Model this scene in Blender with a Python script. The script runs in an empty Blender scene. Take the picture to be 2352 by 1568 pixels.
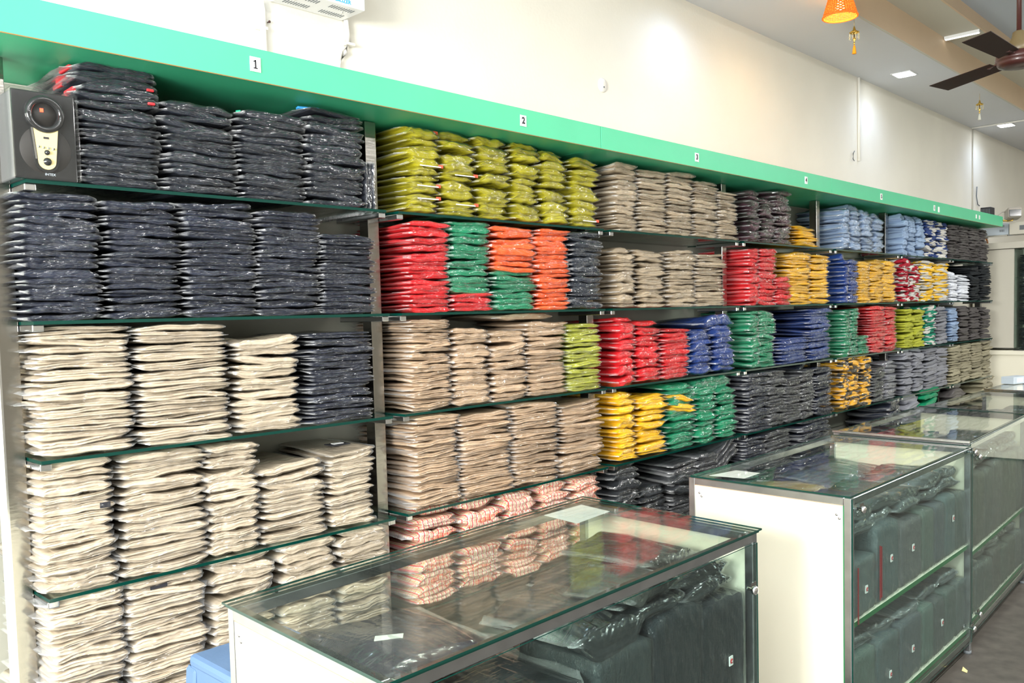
import bpy, bmesh, math, random
from mathutils import Vector, Matrix, noise
R = random.Random(7)
PI = math.pi
sc = bpy.context.scene
COL = sc.collection

# ------------------------------------------------------------------ camera
cd = bpy.data.cameras.new('camera'); cam = bpy.data.objects.new('camera', cd); COL.objects.link(cam)
cd.sensor_width = 36.0; cd.lens = 30.504; cd.shift_y = 0.02105; cd.clip_start = 0.05
rx = Vector((0.6891335, -0.72418596, -0.02548937)); uy = Vector((0.05858081, 0.02061602, 0.99806977)); fw = Vector((0.72226263, 0.68929651, -0.05663059))
m = Matrix((rx, uy, -fw)).transposed().to_4x4(); m.translation = (0, 0, 1.6)
cam.matrix_world = m; sc.camera = cam

# ------------------------------------------------------------------ world, lights, exposure
w = bpy.data.worlds.new('world'); sc.world = w; w.use_nodes = True
bg = w.node_tree.nodes['Background']; bg.inputs[0].default_value = (0.86, 0.93, 1.0, 1); bg.inputs[1].default_value = 0.9
sc.view_settings.view_transform = 'Standard'; sc.view_settings.look = 'None'; sc.view_settings.gamma = 1.0
sc.view_settings.use_curve_mapping = False; sc.view_settings.exposure = 0.60
sc.cycles.transparent_max_bounces = 16; sc.cycles.max_bounces = 4; sc.cycles.diffuse_bounces = 2; sc.cycles.glossy_bounces = 2; sc.cycles.transmission_bounces = 4; sc.cycles.sample_clamp_indirect = 5
sc.cycles.use_adaptive_sampling = True; sc.cycles.adaptive_threshold = 0.08; sc.cycles.adaptive_min_samples = 16

def area(name, loc, target, sx, sy, power, col=(1, 1, 1), spread=180):
    d = bpy.data.lights.new(name, 'AREA'); d.shape = 'RECTANGLE'; d.size = sx; d.size_y = sy; d.energy = power; d.color = col; d.spread = math.radians(spread)
    o = bpy.data.objects.new(name, d); COL.objects.link(o); o.location = loc
    o.rotation_euler = (Vector(target) - Vector(loc)).to_track_quat('-Z', 'Y').to_euler()
    return o
# daylight entering through the open shop front behind and to the left of the camera
area('shop_front_daylight', (-2.7, 0.55, 2.05), (3.0, 1.55, 0.75), 1.4, 1.0, 300, (1.0, 0.995, 0.95))
area('shop_front_sky', (-2.8, -1.2, 1.7), (3.0, 0.6, 1.5), 2.6, 2.2, 70, (0.98, 1.0, 0.98))
# unseen rows of long strips, added for fill and for glints along the film
for k in range(7):
    x = -1.6 + 2.0 * k
    area('added_glint_strip', (x, -0.3, 3.5), (x, -0.28, 0), 1.5, 0.06, 33, (1.0, 0.985, 0.95))
    area('added_glint_strip', (x, -2.1, 3.5), (x, -2.08, 0), 1.5, 0.06, 24, (1.0, 0.985, 0.95))

# ------------------------------------------------------------------ node helpers
def mat(name):
    mt = bpy.data.materials.new(name); mt.use_nodes = True
    nt = mt.node_tree; nt.nodes.clear()
    out = nt.nodes.new('ShaderNodeOutputMaterial')
    return mt, nt, out
def N(nt, t, **kw):
    n = nt.nodes.new(t)
    for k, v in kw.items():
        if k.startswith('i_'):
            n.inputs[k[2:].replace('_', ' ')].default_value = v
        else: setattr(n, k, v)
    return n
def srgb(r, g, b):
    f = lambda c: (c / 255 / 12.92) if c / 255 <= 0.04045 else ((c / 255 + 0.055) / 1.055) ** 2.4
    return (f(r), f(g), f(b), 1)
def simple(name, col, rough=0.5, metal=0.0, bump=0.0, bscale=30, var=0.0, vscale=3, coat=0.0, emis=None, estr=0, stretch=None, spec=0.5):
    mt, nt, out = mat(name); L = nt.links
    p = N(nt, 'ShaderNodeBsdfPrincipled'); L.new(p.outputs[0], out.inputs[0])
    p.inputs['Base Color'].default_value = col; p.inputs['Roughness'].default_value = rough; p.inputs['Metallic'].default_value = metal
    p.inputs['Coat Weight'].default_value = coat; p.inputs['Coat Roughness'].default_value = 0.1; p.inputs['Specular IOR Level'].default_value = spec
    tc = N(nt, 'ShaderNodeTexCoord'); src = tc.outputs['Object']
    if stretch:
        mp = N(nt, 'ShaderNodeMapping'); mp.inputs['Scale'].default_value = stretch; L.new(src, mp.inputs['Vector']); src = mp.outputs[0]
    if var > 0:
        n = N(nt, 'ShaderNodeTexNoise'); n.inputs['Scale'].default_value = vscale; n.inputs['Detail'].default_value = 6; L.new(src, n.inputs['Vector'])
        mr = N(nt, 'ShaderNodeMapRange'); mr.inputs[1].default_value = .3; mr.inputs[2].default_value = .7; mr.inputs[3].default_value = 1 - var; mr.inputs[4].default_value = 1 + var; L.new(n.outputs[0], mr.inputs[0])
        mx = N(nt, 'ShaderNodeVectorMath', operation='SCALE'); mx.inputs[0].default_value = col[:3]; L.new(mr.outputs[0], mx.inputs['Scale']); L.new(mx.outputs[0], p.inputs['Base Color'])
    if bump > 0:
        n = N(nt, 'ShaderNodeTexNoise'); n.inputs['Scale'].default_value = bscale; n.inputs['Detail'].default_value = 4; L.new(src, n.inputs['Vector'])
        b = N(nt, 'ShaderNodeBump'); b.inputs['Strength'].default_value = bump; b.inputs['Distance'].default_value = 0.01; L.new(n.outputs[0], b.inputs['Height']); L.new(b.outputs[0], p.inputs['Normal'])
    if emis: p.inputs['Emission Color'].default_value = emis; p.inputs['Emission Strength'].default_value = estr
    return mt
def glassmat(name, tint, gloss=1.0, rough=0.02, haze=0.0, ior=1.5):
    """thin pane: tinted transparency plus a fresnel reflection and a little dust"""
    mt, nt, out = mat(name); L = nt.links
    tr = N(nt, 'ShaderNodeBsdfTransparent'); tr.inputs[0].default_value = tint
    gl = N(nt, 'ShaderNodeBsdfGlossy'); gl.inputs['Roughness'].default_value = rough; gl.inputs[0].default_value = (gloss, gloss, gloss, 1)
    fr = N(nt, 'ShaderNodeFresnel'); fr.inputs[0].default_value = ior
    ge = N(nt, 'ShaderNodeNewGeometry')
    mx = N(nt, 'ShaderNodeMixShader'); base = tr.outputs[0]
    if haze > 0:
        df = N(nt, 'ShaderNodeBsdfDiffuse'); df.inputs[0].default_value = (0.8, 0.82, 0.8, 1)
        n = N(nt, 'ShaderNodeTexNoise'); n.inputs['Scale'].default_value = 9; n.inputs['Detail'].default_value = 5
        tc = N(nt, 'ShaderNodeTexCoord'); L.new(tc.outputs['Object'], n.inputs['Vector'])
        mr = N(nt, 'ShaderNodeMapRange'); mr.inputs[1].default_value = 0.35; mr.inputs[2].default_value = 0.7; mr.inputs[3].default_value = haze * 0.4; mr.inputs[4].default_value = haze * 1.6
        L.new(n.outputs[0], mr.inputs[0])
        m0 = N(nt, 'ShaderNodeMixShader'); L.new(mr.outputs[0], m0.inputs[0]); L.new(tr.outputs[0], m0.inputs[1]); L.new(df.outputs[0], m0.inputs[2]); base = m0.outputs[0]
    inv = N(nt, 'ShaderNodeMath', operation='SUBTRACT'); inv.inputs[0].default_value = 1.0; L.new(ge.outputs['Backfacing'], inv.inputs[1])
    mul = N(nt, 'ShaderNodeMath', operation='MULTIPLY'); L.new(fr.outputs[0], mul.inputs[0]); L.new(inv.outputs[0], mul.inputs[1])
    L.new(mul.outputs[0], mx.inputs[0]); L.new(base, mx.inputs[1]); L.new(gl.outputs[0], mx.inputs[2]); L.new(mx.outputs[0], out.inputs[0])
    return mt

def clothmat(name, kind='plain', second=None, coat=0.3, film=0.10, layer=(7, 10, 210)):
    """garment cloth seen through its close-fitting film: colour from the object's own colour"""
    mt, nt, out = mat(name); L = nt.links
    p = N(nt, 'ShaderNodeBsdfPrincipled')
    oi = N(nt, 'ShaderNodeObjectInfo'); tc = N(nt, 'ShaderNodeTexCoord')
    colour = oi.outputs['Color']
    if kind == 'check':
        sx = N(nt, 'ShaderNodeSeparateXYZ'); L.new(tc.outputs['Object'], sx.inputs[0])
        def stripes(sock, freq, stops):
            mu = N(nt, 'ShaderNodeMath', operation='MULTIPLY'); mu.inputs[1].default_value = freq; L.new(sock, mu.inputs[0])
            frc = N(nt, 'ShaderNodeMath', operation='FRACT'); L.new(mu.outputs[0], frc.inputs[0])
            cr = N(nt, 'ShaderNodeValToRGB'); cr.color_ramp.interpolation = 'CONSTANT'
            while len(cr.color_ramp.elements) > 1: cr.color_ramp.elements.remove(cr.color_ramp.elements[-1])
            cr.color_ramp.elements[0].position = 0; cr.color_ramp.elements[0].color = stops[0][1]
            for ps, c in stops[1:]:
                e = cr.color_ramp.elements.new(ps); e.color = c
            L.new(frc.outputs[0], cr.inputs[0]); return cr.outputs[0]
        W_, P_, Y_, G_, O_ = srgb(250, 240, 235), srgb(232, 96, 96), srgb(240, 222, 120), srgb(190, 205, 140), srgb(244, 150, 120)
        a = stripes(sx.outputs[0], 40, [(0, W_), (.16, P_), (.38, W_), (.46, G_), (.56, W_), (.64, O_), (.74, W_), (.84, Y_), (.93, W_)])
        b = stripes(sx.outputs[1], 40, [(0, W_), (.3, O_), (.42, W_), (.7, Y_), (.8, W_)])
        mx = N(nt, 'ShaderNodeMix', data_type='RGBA', blend_type='MULTIPLY'); mx.inputs[0].default_value = 0.8
        L.new(a, mx.inputs[6]); L.new(b, mx.inputs[7]); colour = mx.outputs[2]
    if kind == 'two':
        n = N(nt, 'ShaderNodeTexNoise'); n.inputs['Scale'].default_value = 14; n.inputs['Detail'].default_value = 1
        ad = N(nt, 'ShaderNodeVectorMath', operation='ADD'); L.new(tc.outputs['Object'], ad.inputs[0])
        cb = N(nt, 'ShaderNodeCombineXYZ'); L.new(oi.outputs['Random'], cb.inputs[0]); sc_ = N(nt, 'ShaderNodeVectorMath', operation='SCALE'); sc_.inputs['Scale'].default_value = 9; L.new(cb.outputs[0], sc_.inputs[0]); L.new(sc_.outputs[0], ad.inputs[1])
        mp2 = N(nt, 'ShaderNodeMapping'); mp2.inputs['Scale'].default_value = (.45, 1, 3.4); L.new(ad.outputs[0], mp2.inputs['Vector']); L.new(mp2.outputs[0], n.inputs['Vector'])
        cr = N(nt, 'ShaderNodeValToRGB'); cr.color_ramp.elements[0].position = 0.50; cr.color_ramp.elements[1].position = 0.53; L.new(n.outputs[0], cr.inputs[0])
        mx = N(nt, 'ShaderNodeMix', data_type='RGBA'); L.new(cr.outputs[0], mx.inputs[0]); L.new(colour, mx.inputs[6]); mx.inputs[7].default_value = second; colour = mx.outputs[2]
    # slight shade difference from garment to garment, plus weave variation
    mr = N(nt, 'ShaderNodeMapRange'); mr.inputs[3].default_value = 0.82; mr.inputs[4].default_value = 1.14; L.new(oi.outputs['Random'], mr.inputs[0])
    sv = N(nt, 'ShaderNodeVectorMath', operation='SCALE'); L.new(colour, sv.inputs[0]); L.new(mr.outputs[0], sv.inputs['Scale'])
    L.new(sv.outputs[0], p.inputs['Base Color'])
    p.inputs['Roughness'].default_value = 0.8; p.inputs['Specular IOR Level'].default_value = 0.15
    p.inputs['Coat Weight'].default_value = coat; p.inputs['Coat Roughness'].default_value = 0.2
    # crinkles of the film in the coat only, soft creases in the cloth
    n1 = N(nt, 'ShaderNodeTexNoise'); n1.inputs['Scale'].default_value = 55; n1.inputs['Detail'].default_value = 1; L.new(tc.outputs['Object'], n1.inputs['Vector'])
    b1 = N(nt, 'ShaderNodeBump'); b1.inputs['Strength'].default_value = 0.75; b1.inputs['Distance'].default_value = 0.006; L.new(n1.outputs[0], b1.inputs['Height']); L.new(b1.outputs[0], p.inputs['Coat Normal'])
    ms = N(nt, 'ShaderNodeMapping'); ms.inputs['Scale'].default_value = layer; L.new(tc.outputs['Object'], ms.inputs['Vector'])
    ns = N(nt, 'ShaderNodeTexNoise'); ns.inputs['Scale'].default_value = 1.0; ns.inputs['Detail'].default_value = 1; L.new(ms.outputs[0], ns.inputs['Vector'])
    n2 = N(nt, 'ShaderNodeTexNoise'); n2.inputs['Scale'].default_value = 26; n2.inputs['Detail'].default_value = 2; L.new(tc.outputs['Object'], n2.inputs['Vector'])
    b2 = N(nt, 'ShaderNodeBump'); b2.inputs['Strength'].default_value = 0.45; b2.inputs['Distance'].default_value = 0.008; L.new(n2.outputs[0], b2.inputs['Height'])
    b3 = N(nt, 'ShaderNodeBump'); b3.inputs['Strength'].default_value = 1.0; b3.inputs['Distance'].default_value = 0.006; L.new(ns.outputs[0], b3.inputs['Height']); L.new(b2.outputs[0], b3.inputs['Normal']); L.new(b3.outputs[0], p.inputs['Normal'])
    L.new(p.outputs[0], out.inputs[0])
    return mt

def filmmat(name, haze=0.014, clear=0.98, endhaze=0.30, crease=0.09, g0=0.085):
    """clear crinkled packing film: mostly see-through, milky in its creases, bright glints"""
    mt, nt, out = mat(name); L = nt.links
    tc = N(nt, 'ShaderNodeTexCoord')
    oi = N(nt, 'ShaderNodeObjectInfo'); cb = N(nt, 'ShaderNodeCombineXYZ'); L.new(oi.outputs['Random'], cb.inputs[0]); L.new(oi.outputs['Random'], cb.inputs[2])
    ad = N(nt, 'ShaderNodeVectorMath', operation='ADD'); L.new(tc.outputs['Object'], ad.inputs[0]); L.new(cb.outputs[0], ad.inputs[1])
    n = N(nt, 'ShaderNodeTexNoise'); n.inputs['Scale'].default_value = 38; n.inputs['Detail'].default_value = 1; n.inputs['Distortion'].default_value = 1.6; mpb = N(nt, 'ShaderNodeMapping'); mpb.inputs['Scale'].default_value = (.5, 1, 1.8); L.new(ad.outputs[0], mpb.inputs['Vector']); L.new(mpb.outputs[0], n.inputs['Vector'])
    n3 = N(nt, 'ShaderNodeTexNoise'); n3.inputs['Scale'].default_value = 9; n3.inputs['Detail'].default_value = 2; L.new(ad.outputs[0], n3.inputs['Vector'])
    bp = N(nt, 'ShaderNodeBump'); bp.inputs['Strength'].default_value = 0.35; bp.inputs['Distance'].default_value = 0.006
    L.new(n.outputs[0], bp.inputs['Height'])
    tr = N(nt, 'ShaderNodeBsdfTransparent'); tr.inputs[0].default_value = (clear, clear, clear, 1)
    df = N(nt, 'ShaderNodeBsdfDiffuse'); df.inputs[0].default_value = (0.86, 0.87, 0.88, 1); L.new(bp.outputs[0], df.inputs['Normal'])
    tl = N(nt, 'ShaderNodeBsdfTranslucent'); tl.inputs[0].default_value = (0.8, 0.82, 0.84, 1)
    md = N(nt, 'ShaderNodeMixShader'); md.inputs[0].default_value = 0.35; L.new(df.outputs[0], md.inputs[1]); L.new(tl.outputs[0], md.inputs[2])
    gl = N(nt, 'ShaderNodeBsdfGlossy'); gl.inputs['Roughness'].default_value = 0.14; gl.inputs[0].default_value = (1, 1, 1, 1); L.new(bp.outputs[0], gl.inputs['Normal'])
    hz = N(nt, 'ShaderNodeMapRange'); hz.inputs[1].default_value = 0.38; hz.inputs[2].default_value = 0.68; hz.inputs[3].default_value = haze * 0.35; hz.inputs[4].default_value = haze * 2.0; L.new(n3.outputs[0], hz.inputs[0])
    sp = N(nt, 'ShaderNodeSeparateXYZ'); L.new(tc.outputs['Object'], sp.inputs[0]); ab = N(nt, 'ShaderNodeMath', operation='ABSOLUTE'); L.new(sp.outputs[0], ab.inputs[0])
    em = N(nt, 'ShaderNodeMapRange'); em.inputs[1].default_value = .108; em.inputs[2].default_value = .128; em.inputs[3].default_value = 0; em.inputs[4].default_value = endhaze; L.new(ab.outputs[0], em.inputs[0])
    h0 = N(nt, 'ShaderNodeMath', operation='ADD'); L.new(hz.outputs[0], h0.inputs[0]); L.new(em.outputs[0], h0.inputs[1])
    hs = h0
    m1 = N(nt, 'ShaderNodeMixShader'); L.new(hs.outputs[0], m1.inputs[0]); L.new(tr.outputs[0], m1.inputs[1]); L.new(md.outputs[0], m1.inputs[2])
    lw = N(nt, 'ShaderNodeLayerWeight'); lw.inputs[0].default_value = 0.5; L.new(bp.outputs[0], lw.inputs['Normal'])
    pw = N(nt, 'ShaderNodeMath', operation='POWER'); pw.inputs[1].default_value = 3.0; L.new(lw.outputs['Facing'], pw.inputs[0])
    mr = N(nt, 'ShaderNodeMapRange'); mr.inputs[3].default_value = g0; mr.inputs[4].default_value = 0.6; L.new(pw.outputs[0], mr.inputs[0])
    m2 = N(nt, 'ShaderNodeMixShader'); L.new(mr.outputs[0], m2.inputs[0]); L.new(m1.outputs[0], m2.inputs[1]); L.new(gl.outputs[0], m2.inputs[2])
    L.new(m2.outputs[0], out.inputs[0])
    return mt

M = {}
M['wall'] = simple('painted_wall', srgb(240, 236, 222), 0.75, var=0.03, vscale=2.2, bump=0.06, bscale=60)
M['backing'] = simple('darker_wall_grey', srgb(160, 160, 148), 0.6, var=0.05)
M['aisle'] = simple('aisle_wall_paint', srgb(142, 138, 128), 0.7, var=0.05)
M['ceil'] = simple('ceiling_paint', srgb(222, 224, 226), 0.55, var=0.02, vscale=1.2)
M['ceil_blue'] = simple('ceiling_paint_upper', srgb(188, 196, 206), 0.55, var=0.02, vscale=1.2)
M['ceil_cream'] = simple('ceiling_paint_cream', srgb(212, 208, 192), 0.6)
M['tan'] = simple('tan_paint', srgb(224, 198, 166), 0.6, var=0.02)
M['floor'] = simple('stone_floor', srgb(74, 70, 64), 0.5, var=0.28, vscale=14, bump=0.05, bscale=40)
M['green'] = simple('green_laminate', srgb(72, 197, 146), 0.38, var=0.03, vscale=5)
M['green_dull'] = simple('green_laminate_edge', srgb(150, 110, 60), 0.6)
M['steel'] = simple('brushed_steel', (0.38, 0.365, 0.335, 1), 0.2, 1.0, bump=0.03, bscale=14, stretch=(1, 1, 8))
M['steel_bright'] = simple('polished_steel', (0.78, 0.79, 0.80, 1), 0.2, 1.0, bump=0.04, bscale=12)
M['steel_worn'] = simple('worn_aluminium', (0.50, 0.52, 0.54, 1), 0.27, 1.0, var=0.12, vscale=18)
M['chrome'] = simple('chrome', (0.85, 0.86, 0.87, 1), 0.1, 1.0)
M['glass'] = glassmat('shelf_glass', (0.88, 0.95, 0.92, 1), haze=0.012)
M['glass_top'] = glassmat('counter_glass', (0.955, 0.975, 0.955, 1), haze=0.010, ior=1.33)
M['glass_front'] = glassmat('counter_front_glass', (0.84, 0.90, 0.88, 1), haze=0.002, ior=1.25)
M['glass_edge'] = simple('glass_edge', srgb(5, 54, 46), 0.15, spec=0.5)
M['board'] = simple('cream_laminate', srgb(250, 246, 226), 0.5, var=0.015)
M['tape_green'] = simple('green_edge_tape', srgb(30, 112, 62), 0.5)
M['tape_orange'] = simple('orange_edge', srgb(225, 150, 90), 0.6)
M['white'] = simple('white_paper', srgb(246, 246, 244), 0.6)
M['black'] = simple('black_ink', srgb(38, 38, 44), 0.6)
M['red'] = simple('red_ink', srgb(200, 44, 52), 0.55)
M['orange'] = simple('orange_ink', srgb(236, 92, 60), 0.5)
M['blue_ink'] = simple('blue_ink', srgb(60, 170, 215), 0.5)
M['bluecloth'] = simple('pale_blue_cloth', srgb(90, 118, 154), 0.6, bump=0.2, bscale=20)
M['spk'] = simple('black_gloss_plastic', srgb(34, 35, 36), 0.09, coat=0.6)
M['spk_side'] = simple('black_vinyl', srgb(96, 98, 100), 0.35)
M['spk_matte'] = simple('black_cone', srgb(36, 33, 30), 0.5)
M['champagne'] = simple('champagne_panel', srgb(232, 214, 150), 0.35)
M['led'] = simple('red_display', (1, 0.04, 0.01, 1), 0.5, emis=(1, 0.05, 0.02, 1), estr=4)
M['ledpanel'] = simple('lit_panel', (1, 1, 1, 1), 0.5, emis=(0.9, 0.95, 1, 1), estr=14)
M['bulb'] = simple('lit_bulb', (1, 1, 1, 1), 0.5, emis=(1, 0.72, 0.32, 1), estr=30)
M['pvc'] = simple('white_pvc', srgb(244, 242, 232), 0.4)
M['metalwhite'] = simple('white_enamel', srgb(238, 240, 240), 0.35)
M['paleblue'] = simple('pale_blue_enamel', srgb(196, 208, 218), 0.4)
M['beigebox'] = simple('beige_enamel', srgb(206, 202, 188), 0.4)
M['slot'] = simple('dark_slot', srgb(110, 116, 120), 0.8)
M['fanbrown'] = simple('brown_enamel', srgb(70, 34, 30), 0.4, coat=0.2)
M['fanblade'] = simple('dark_blade_enamel', srgb(52, 36, 32), 0.6, spec=0.2)
M['fanolive'] = simple('bronze_enamel', srgb(116, 102, 72), 0.35)
M['gold'] = simple('gilt_metal', (0.83, 0.55, 0.13, 1), 0.25, 1.0)
M['bead'] = simple('clear_bead', srgb(225, 215, 170), 0.1, spec=0.9)
M['tassel'] = simple('orange_thread', srgb(244, 158, 26), 0.8)
M['tassel_w'] = simple('white_thread', srgb(228, 228, 214), 0.8)
M['camgrey'] = simple('grey_casting', srgb(176, 170, 160), 0.45)
M['darkglass'] = simple('dark_lens', srgb(50, 54, 56), 0.1, spec=0.8)
M['cord'] = simple('brick_red_cord', srgb(150, 40, 46), 0.6)
M['batten'] = simple('lit_batten', (1, 1, 1, 1), 0.5, emis=(1, .97, .9, 1), estr=1.6)
M['reel'] = simple('card', srgb(232, 230, 226), 0.6)
M['cloth'] = clothmat('bagged_cloth')
M['cloth_block'] = clothmat('bagged_cloth_standing', layer=(14, 9, 2.2))
M['cloth_far'] = clothmat('bagged_cloth_far', coat=0.4)
M['check'] = clothmat('bagged_check', 'check')
M['twoblack'] = clothmat('bagged_cloth_black_trim', 'two', srgb(60, 58, 52), coat=0.2)
M['twowhite'] = clothmat('bagged_cloth_white_trim', 'two', srgb(214, 212, 206), coat=0.2)
M['film'] = filmmat('packing_film')
M['film_counter'] = filmmat('packing_film_heavy', haze=0.012, endhaze=0.0, crease=.16, g0=.04)
M['film_cover'] = glassmat('cover_film', (.97, .97, .97, 1), haze=0.01, rough=.08, ior=1.35)
def wicker():
    mt, nt, out = mat('wicker'); L = nt.links
    df = N(nt, 'ShaderNodeBsdfDiffuse'); df.inputs[0].default_value = srgb(205, 96, 48)
    tl = N(nt, 'ShaderNodeBsdfTranslucent'); tl.inputs[0].default_value = (1, 0.62, 0.3, 1)
    mx = N(nt, 'ShaderNodeMixShader'); mx.inputs[0].default_value = 0.45
    L.new(df.outputs[0], mx.inputs[1]); L.new(tl.outputs[0], mx.inputs[2]); L.new(mx.outputs[0], out.inputs[0])
    return mt
M['wicker'] = wicker()

# ------------------------------------------------------------------ object helpers
def link(name, me, parent=None, loc=None, mats=None):
    o = bpy.data.objects.new(name, me); COL.objects.link(o)
    if parent is not None: o.parent = parent
    if loc is not None: o.location = loc
    return o
def tag(o, label=None, cat=None, group=None, kind=None):
    if label: o['label'] = label
    if cat: o['category'] = cat
    if group: o['group'] = group
    if kind: o['kind'] = kind
    return o
def thing(name, label, cat, loc=(0, 0, 0), rotz=0, group=None):
    o = bpy.data.objects.new(name, None); COL.objects.link(o); o.location = loc; o.rotation_euler = (0, 0, rotz); o.empty_display_size = 0.05
    return tag(o, label, cat, group)
class MB:
    """collects shapes into one mesh; slot = material index"""
    def __init__(s): s.bm = bmesh.new()
    def box(s, x0, x1, y0, y1, z0, z1, slot=0, bev=0.0):
        vs = [s.bm.verts.new((x, y, z)) for z in (z0, z1) for y in (y0, y1) for x in (x0, x1)]
        fs = []
        for idx in ((0, 2, 3, 1), (4, 5, 7, 6), (0, 1, 5, 4), (2, 6, 7, 3), (1, 3, 7, 5), (0, 4, 6, 2)):
            f = s.bm.faces.new([vs[i] for i in idx]); f.material_index = slot; fs.append(f)
        if bev > 0:
            es = list({e for f in fs for e in f.edges})
            r = bmesh.ops.bevel(s.bm, geom=es, offset=bev, segments=2, affect='EDGES', profile=0.5)
            for f in r['faces']: f.material_index = slot
        return fs
    def beam(s, p, q, w_, h_, up=(0, 0, 1), slot=0, bev=0.0):
        """rectangular bar from p to q, w_ sideways, h_ along up"""
        p, q = Vector(p), Vector(q); d = (q - p).normalized(); u = Vector(up); sd = d.cross(u).normalized(); u = sd.cross(d).normalized()
        vs = []
        for c in (p, q):
            for a, b in ((-1, -1), (1, -1), (1, 1), (-1, 1)): vs.append(s.bm.verts.new(c + sd * a * w_ / 2 + u * b * h_ / 2))
        fs = []
        for idx in ((0, 3, 2, 1), (4, 5, 6, 7), (0, 1, 5, 4), (1, 2, 6, 5), (2, 3, 7, 6), (3, 0, 4, 7)):
            f = s.bm.faces.new([vs[i] for i in idx]); f.material_index = slot; fs.append(f)
        if bev > 0:
            es = list({e for f in fs for e in f.edges}); bmesh.ops.bevel(s.bm, geom=es, offset=bev, segments=1, affect='EDGES')
    def quadslab(s, pts, th, slot=0, edge=None):
        """a plate: four coplanar corners extruded down by th; edge = slot of the rim"""
        pts = [Vector(p) for p in pts]; nrm = (pts[1] - pts[0]).cross(pts[2] - pts[0]).normalized()
        a = [s.bm.verts.new(p) for p in pts]; b = [s.bm.verts.new(p - nrm * th) for p in pts]
        f = s.bm.faces.new(a); f.material_index = slot; f = s.bm.faces.new(b[::-1]); f.material_index = slot
        n = len(pts)
        for i in range(n):
            f = s.bm.faces.new((a[i], b[i], b[(i + 1) % n], a[(i + 1) % n])); f.material_index = slot if edge is None else edge
    def lathe(s, prof, c=(0, 0, 0), seg=24, slot=0, ax='z', cap=True):
        rings = []
        for r, h in prof:
            ring = []
            for k in range(seg):
                t = 2 * PI * k / seg; x, y = r * math.cos(t), r * math.sin(t)
                v = {'z': (x, y, h), 'y': (x, h, y), 'x': (h, x, y)}[ax]
                ring.append(s.bm.verts.new((c[0] + v[0], c[1] + v[1], c[2] + v[2])))
            rings.append(ring)
        for a, b in zip(rings, rings[1:]):
            for k in range(seg):
                f = s.bm.faces.new((a[k], a[(k + 1) % seg], b[(k + 1) % seg], b[k])); f.material_index = slot; f.smooth = True
        if cap:
            for ring in (rings[0], rings[-1]):
                f = s.bm.faces.new(ring); f.material_index = slot
    def tube(s, pts, r, seg=8, slot=0, closed=False):
        pts = [Vector(p) for p in pts]; rings = []; n = len(pts)
        for i, p in enumerate(pts):
            d = (pts[(i + 1) % n] - pts[i - 1]) if closed else (pts[min(i + 1, n - 1)] - pts[max(i - 1, 0)])
            d.normalize(); u = Vector((0, 0, 1)) if abs(d.z) < 0.9 else Vector((1, 0, 0)); a = d.cross(u).normalized(); b = a.cross(d)
            rr = r[i] if isinstance(r, (list, tuple)) else r
            rings.append([s.bm.verts.new(p + a * rr * math.cos(2 * PI * k / seg) + b * rr * math.sin(2 * PI * k / seg)) for k in range(seg)])
        for a, b in (list(zip(rings, rings[1:])) + ([(rings[-1], rings[0])] if closed else [])):
            for k in range(seg):
                f = s.bm.faces.new((a[k], a[(k + 1) % seg], b[(k + 1) % seg], b[k])); f.material_index = slot; f.smooth = True
        if not closed:
            for ring in (rings[0], rings[-1]):
                f = s.bm.faces.new(ring); f.material_index = slot
    def prism(s, outline, h0, h1, ax='y', slot=0):
        def P(a, b, h): return {'z': (a, b, h), 'y': (a, h, b), 'x': (h, a, b)}[ax]
        a = [s.bm.verts.new(P(x, y, h0)) for x, y in outline]; b = [s.bm.verts.new(P(x, y, h1)) for x, y in outline]
        for f in (s.bm.faces.new(a), s.bm.faces.new(b[::-1])): f.material_index = slot
        n = len(a)
        for i in range(n):
            f = s.bm.faces.new((a[i], b[i], b[(i + 1) % n], a[(i + 1) % n])); f.material_index = slot
    def build(s, name, mats, parent=None, loc=None, smooth=False):
        bmesh.ops.recalc_face_normals(s.bm, faces=s.bm.faces)
        me = bpy.data.meshes.new(name)
        if smooth:
            for f in s.bm.faces: f.smooth = True
        s.bm.to_mesh(me); s.bm.free()
        for mt in (mats if isinstance(mats, (list, tuple)) else [mats]): me.materials.append(M[mt] if isinstance(mt, str) else mt)
        return link(name, me, parent, loc)
def boxo(name, mt, b, parent=None, bev=0.0, loc=None):
    k = MB(); k.box(*b, bev=bev); return k.build(name, mt, parent, loc)
def text(name, body, size, mt, parent=None, loc=(0, 0, 0), rot=(PI / 2, 0, 0), bold=0.0, ext=0.0006, sx=1.0):
    cu = bpy.data.curves.new(name, 'FONT'); cu.body = body; cu.size = size; cu.align_x = 'CENTER'; cu.align_y = 'CENTER'; cu.extrude = ext; cu.offset = bold
    tmp = bpy.data.objects.new(name, cu); COL.objects.link(tmp); me = bpy.data.meshes.new_from_object(tmp); bpy.data.objects.remove(tmp); me.materials.clear(); me.materials.append(M[mt])
    o = bpy.data.objects.new(name, me); COL.objects.link(o); o.parent = parent; o.location = loc; o.rotation_euler = rot; o.scale = (sx, 1, 1)
    return o

# ------------------------------------------------------------------ the room
YW, ZC = 2.78, 3.384
XL, XR, YR = -3.2, 13.0, -3.6
def struct(o): o['kind'] = 'structure'; return o
struct(boxo('floor', 'floor', (XL, XR, YR, YW, -0.1, 0.0)))
struct(boxo('wall_back', 'wall', (XL, XR, YW, YW + 0.15, 0.0, 3.9)))
struct(boxo('wall_panel', 'backing', (0.70, 9.24, YW - .010, YW - .001, 0.0, 2.293)))  # darker grey sheet added over the wall behind the shelves
struct(boxo('wall_far', 'wall', (XR, XR + 0.15, YR, YW, 0.0, 3.9)))
struct(boxo('wall_aisle', 'aisle', (XL, XR, YR - 0.15, YR, 0.0, 3.9)))
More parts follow.
